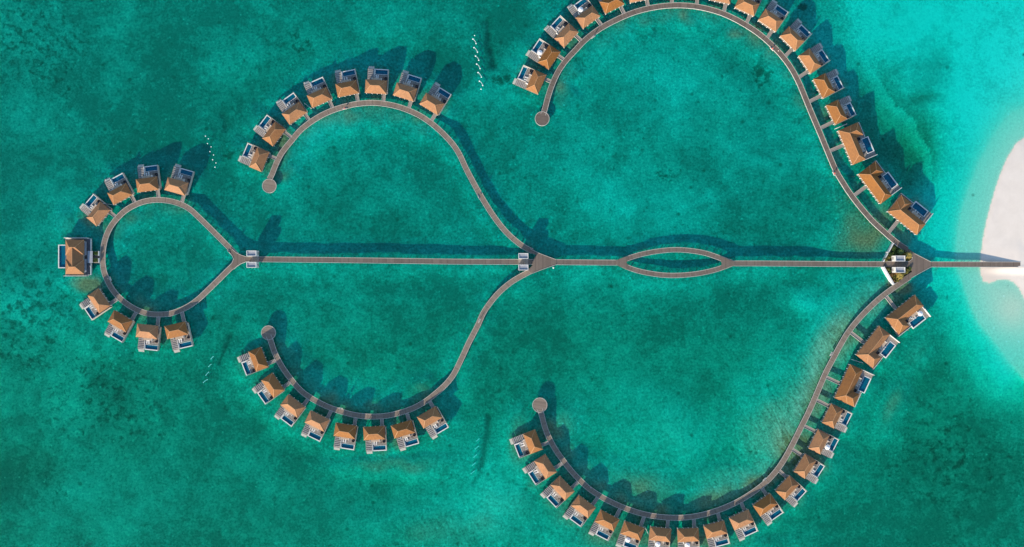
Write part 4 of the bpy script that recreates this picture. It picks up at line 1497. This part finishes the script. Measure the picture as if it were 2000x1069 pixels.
# ------------------------------------------------------------------ two tiny walkers
def walker(px_, py_, rz, shirt, trousers, lab):
    c = P(px_, py_, DZ)
    c.z = DZ + .012
    t = thing('person', lab, 'person', c, rz)
    bm2 = bpy.data.meshes.new('body')
    J = [((0, 0, .95), .13), ((0, 0, 1.2), .14), ((0, 0, 1.42), .15), ((0, .01, 1.52), .06), ((0, .02, 1.62), .10), ((0, .02, 1.72), .085),
         ((.09, 0, .9), .09), ((.1, .12, .5), .065), ((.1, .05, .08), .045), ((.1, .18, .04), .04),
         ((-.09, 0, .9), .09), ((-.1, -.06, .5), .065), ((-.1, -.2, .12), .045), ((-.1, -.1, .04), .04),
         ((.2, 0, 1.4), .06), ((.26, -.08, 1.14), .045), ((.27, .06, .92), .035),
         ((-.2, 0, 1.4), .06), ((-.26, .06, 1.14), .045), ((-.27, .2, .95), .035)]
    E = [(0, 1), (1, 2), (2, 3), (3, 4), (4, 5), (0, 6), (6, 7), (7, 8), (8, 9), (0, 10), (10, 11), (11, 12), (12, 13), (2, 14), (14, 15), (15, 16), (2, 17), (17, 18), (18, 19)]
    bm2.from_pydata([j[0] for j in J], E, [])
    bm2.materials.append(M['skin'])
    o = obj('body', bm2, t)
    md = o.modifiers.new('skin', 'SKIN')
    for v, j in zip(bm2.skin_vertices[0].data if bm2.skin_vertices else [], J):
        v.radius = (j[1], j[1])
    sb = o.modifiers.new('sub', 'SUBSURF')
    sb.levels = sb.render_levels = 1
    MB().cyl(0, 0, .17, .93, 1.46, 12, .19).build('shirt', shirt, t)
    MB().cyl(.095, .02, .10, .45, .95, 10, .12).cyl(-.095, -.02, .10, .45, .95, 10, .12).build('trousers', trousers, t)
    mb = MB().cyl(0, .01, .11, 1.62, 1.70, 10, .10).cyl(0, .01, .10, 1.70, 1.77, 10, .03)
    mb.build('hair', M['dark'], t)


# skin data needs the layer to exist, so add it through a temporary operator-free route
def _skin_ready(me_):
    return len(me_.skin_vertices) > 0


walker(1519, 100.5, 2.2, mat('shirt_white', (.75, .73, .68), .9), mat('trousers_khaki', (.35, .3, .2), .9), 'person in a white shirt walking beside the red lifebuoy stand')
walker(1153.5, 952, .7, mat('shirt_pale', (.78, .78, .8), .9), mat('trousers_dark', (.06, .06, .08), .9), 'person in a pale shirt walking on the shaded lower right arc')


# ------------------------------------------------------------------ free-standing screens between villas
for i, (x0, y0, x1, y1, lab) in enumerate([(594.5, 202, 606, 210.5, 'short white screen over the water beside the fourth upper middle villa'),
                                            (1635.5, 250, 1654, 242.5, 'bright white screen above the topmost large upper villa'),
                                            (1667, 703.5, 1684.5, 709, 'pale screen between the two lower large villas of the lower right arc'),
                                            (201, 397.5, 222, 400.5, 'thin white screen left of the second upper ring villa'),
                                            (1261, 1032.5, 1266, 1043, 'thin grey screen between two villas at the bottom edge')]):
    p, q = P(x0, y0, 3), P(x1, y1, 3)
    mb = MB()
    d_ = (q - p).normalized()
    n = Vector((-d_.y, d_.x, 0)) * (.12 if i in (1,) else .07)
    mb.prism([((p + n).x, (p + n).y), ((q + n).x, (q + n).y), ((q - n).x, (q - n).y), ((p - n).x, (p - n).y)], .6, 3.1)
    for s_ in (p, q):
        mb.cyl(s_.x, s_.y, .13, -2, 3.2, 8)
    o = mb.build('screen_wall', M['white'])
    tag(o, lab, 'screen', 'white screens standing in the water')


# ------------------------------------------------------------------ rows of floats
def float_line(a, b, lab, grp, z, r=.28):
    p, q = P(*a), P(*b)
    mb = MB()
    for s_, rr in ((p, r * 1.25), (q, r * 1.1)):
        mb.cyl(s_.x, s_.y, rr * .6, z - .2, z - .05, 10, rr)
        mb.cyl(s_.x, s_.y, rr, z - .05, z + .12, 10, rr * .6)
    n = max(2, int((q - p).length / .45))
    for k in range(n):
        u0, u1 = (k + .08) / n, (k + .92) / n
        bow = Vector((.12, .2, 0))
        A = p.lerp(q, u0) + bow * math.sin(math.pi * u0)
        B = p.lerp(q, u1) + bow * math.sin(math.pi * u1)
        A.z = B.z = z
        mb.bar(A, B, .17, .15)
    o = mb.build('float_line', M['float'])
    tag(o, lab, 'float line', grp)


def buoy(a, lab, grp, z=0.02, r=.34):
    p = P(*a)
    mb = MB()
    mb.cyl(p.x, p.y, r * .55, z - .25, z - .05, 12, r).cyl(p.x, p.y, r, z - .05, z + .1, 12, r * .85).cyl(p.x, p.y, r * .85, z + .1, z + .22, 12, r * .3)
    mb.cyl(p.x, p.y, .05, z + .22, z + .36, 6)
    o = mb.build('buoy', M['float'])
    tag(o, lab, 'buoy', grp)


U = [((923.8, 76.4), (929.9, 85.2)), ((925.9, 93.1), (932.6, 101.9)), ((928.8, 109.5), (935.1, 117.8)), ((931, 125.2), (937.7, 134.1)),
     ((933.9, 141.8), (940.4, 150.8)), ((936.6, 158.6), (942.9, 167))]
for i, (a, b) in enumerate(U):
    float_line(a, b, '%s short white float line from the top of the upper row' % ORD[i], 'short white float lines in the upper row', .03)
buoy((927, 69.6), 'single white buoy above the upper row of float lines', 'single buoys at the ends of the upper row', r=.25)
buoy((939.6, 174.2), 'single white buoy below the upper row of float lines', 'single buoys at the ends of the upper row', r=.3)
for i, a in enumerate([(401.5, 265.8), (407, 271.3), (405.3, 280.6), (412.4, 286.9), (410.3, 296.1), (417.1, 302.8), (415.4, 312.1), (421.9, 318.2), (420, 326.7)]):
    buoy(a, '%s small white buoy from the top of the row above the ring' % ORD[i], 'small white buoys in a zigzag row', r=.27)
for i, (a, b) in enumerate([((412, 701), (416.3, 696.8)), ((407.4, 716.2), (412, 712)), ((402, 733), (407.4, 727)), ((397, 747.3), (405, 741.6))]):
    float_line(a, b, '%s half sunk float line from the top, row below the ring' % ORD[i], 'half sunk float lines below the ring', -.16, .18)
for i, (a, b) in enumerate([((931.2, 861.6), (935.8, 857.4)), ((928.4, 877.6), (935, 872)), ((925.4, 893.6), (931, 888.6)), ((922.8, 909.3), (928.4, 904.6)), ((920.3, 925.6), (926.2, 920.6))]):
    float_line(a, b, '%s half sunk float line from the top, row in the lower middle' % ORD[i], 'half sunk float lines, lower middle', -.22, .16)
buoy((1080.8, 523), 'lone white buoy just below the tip of the middle fork', None, r=.42)
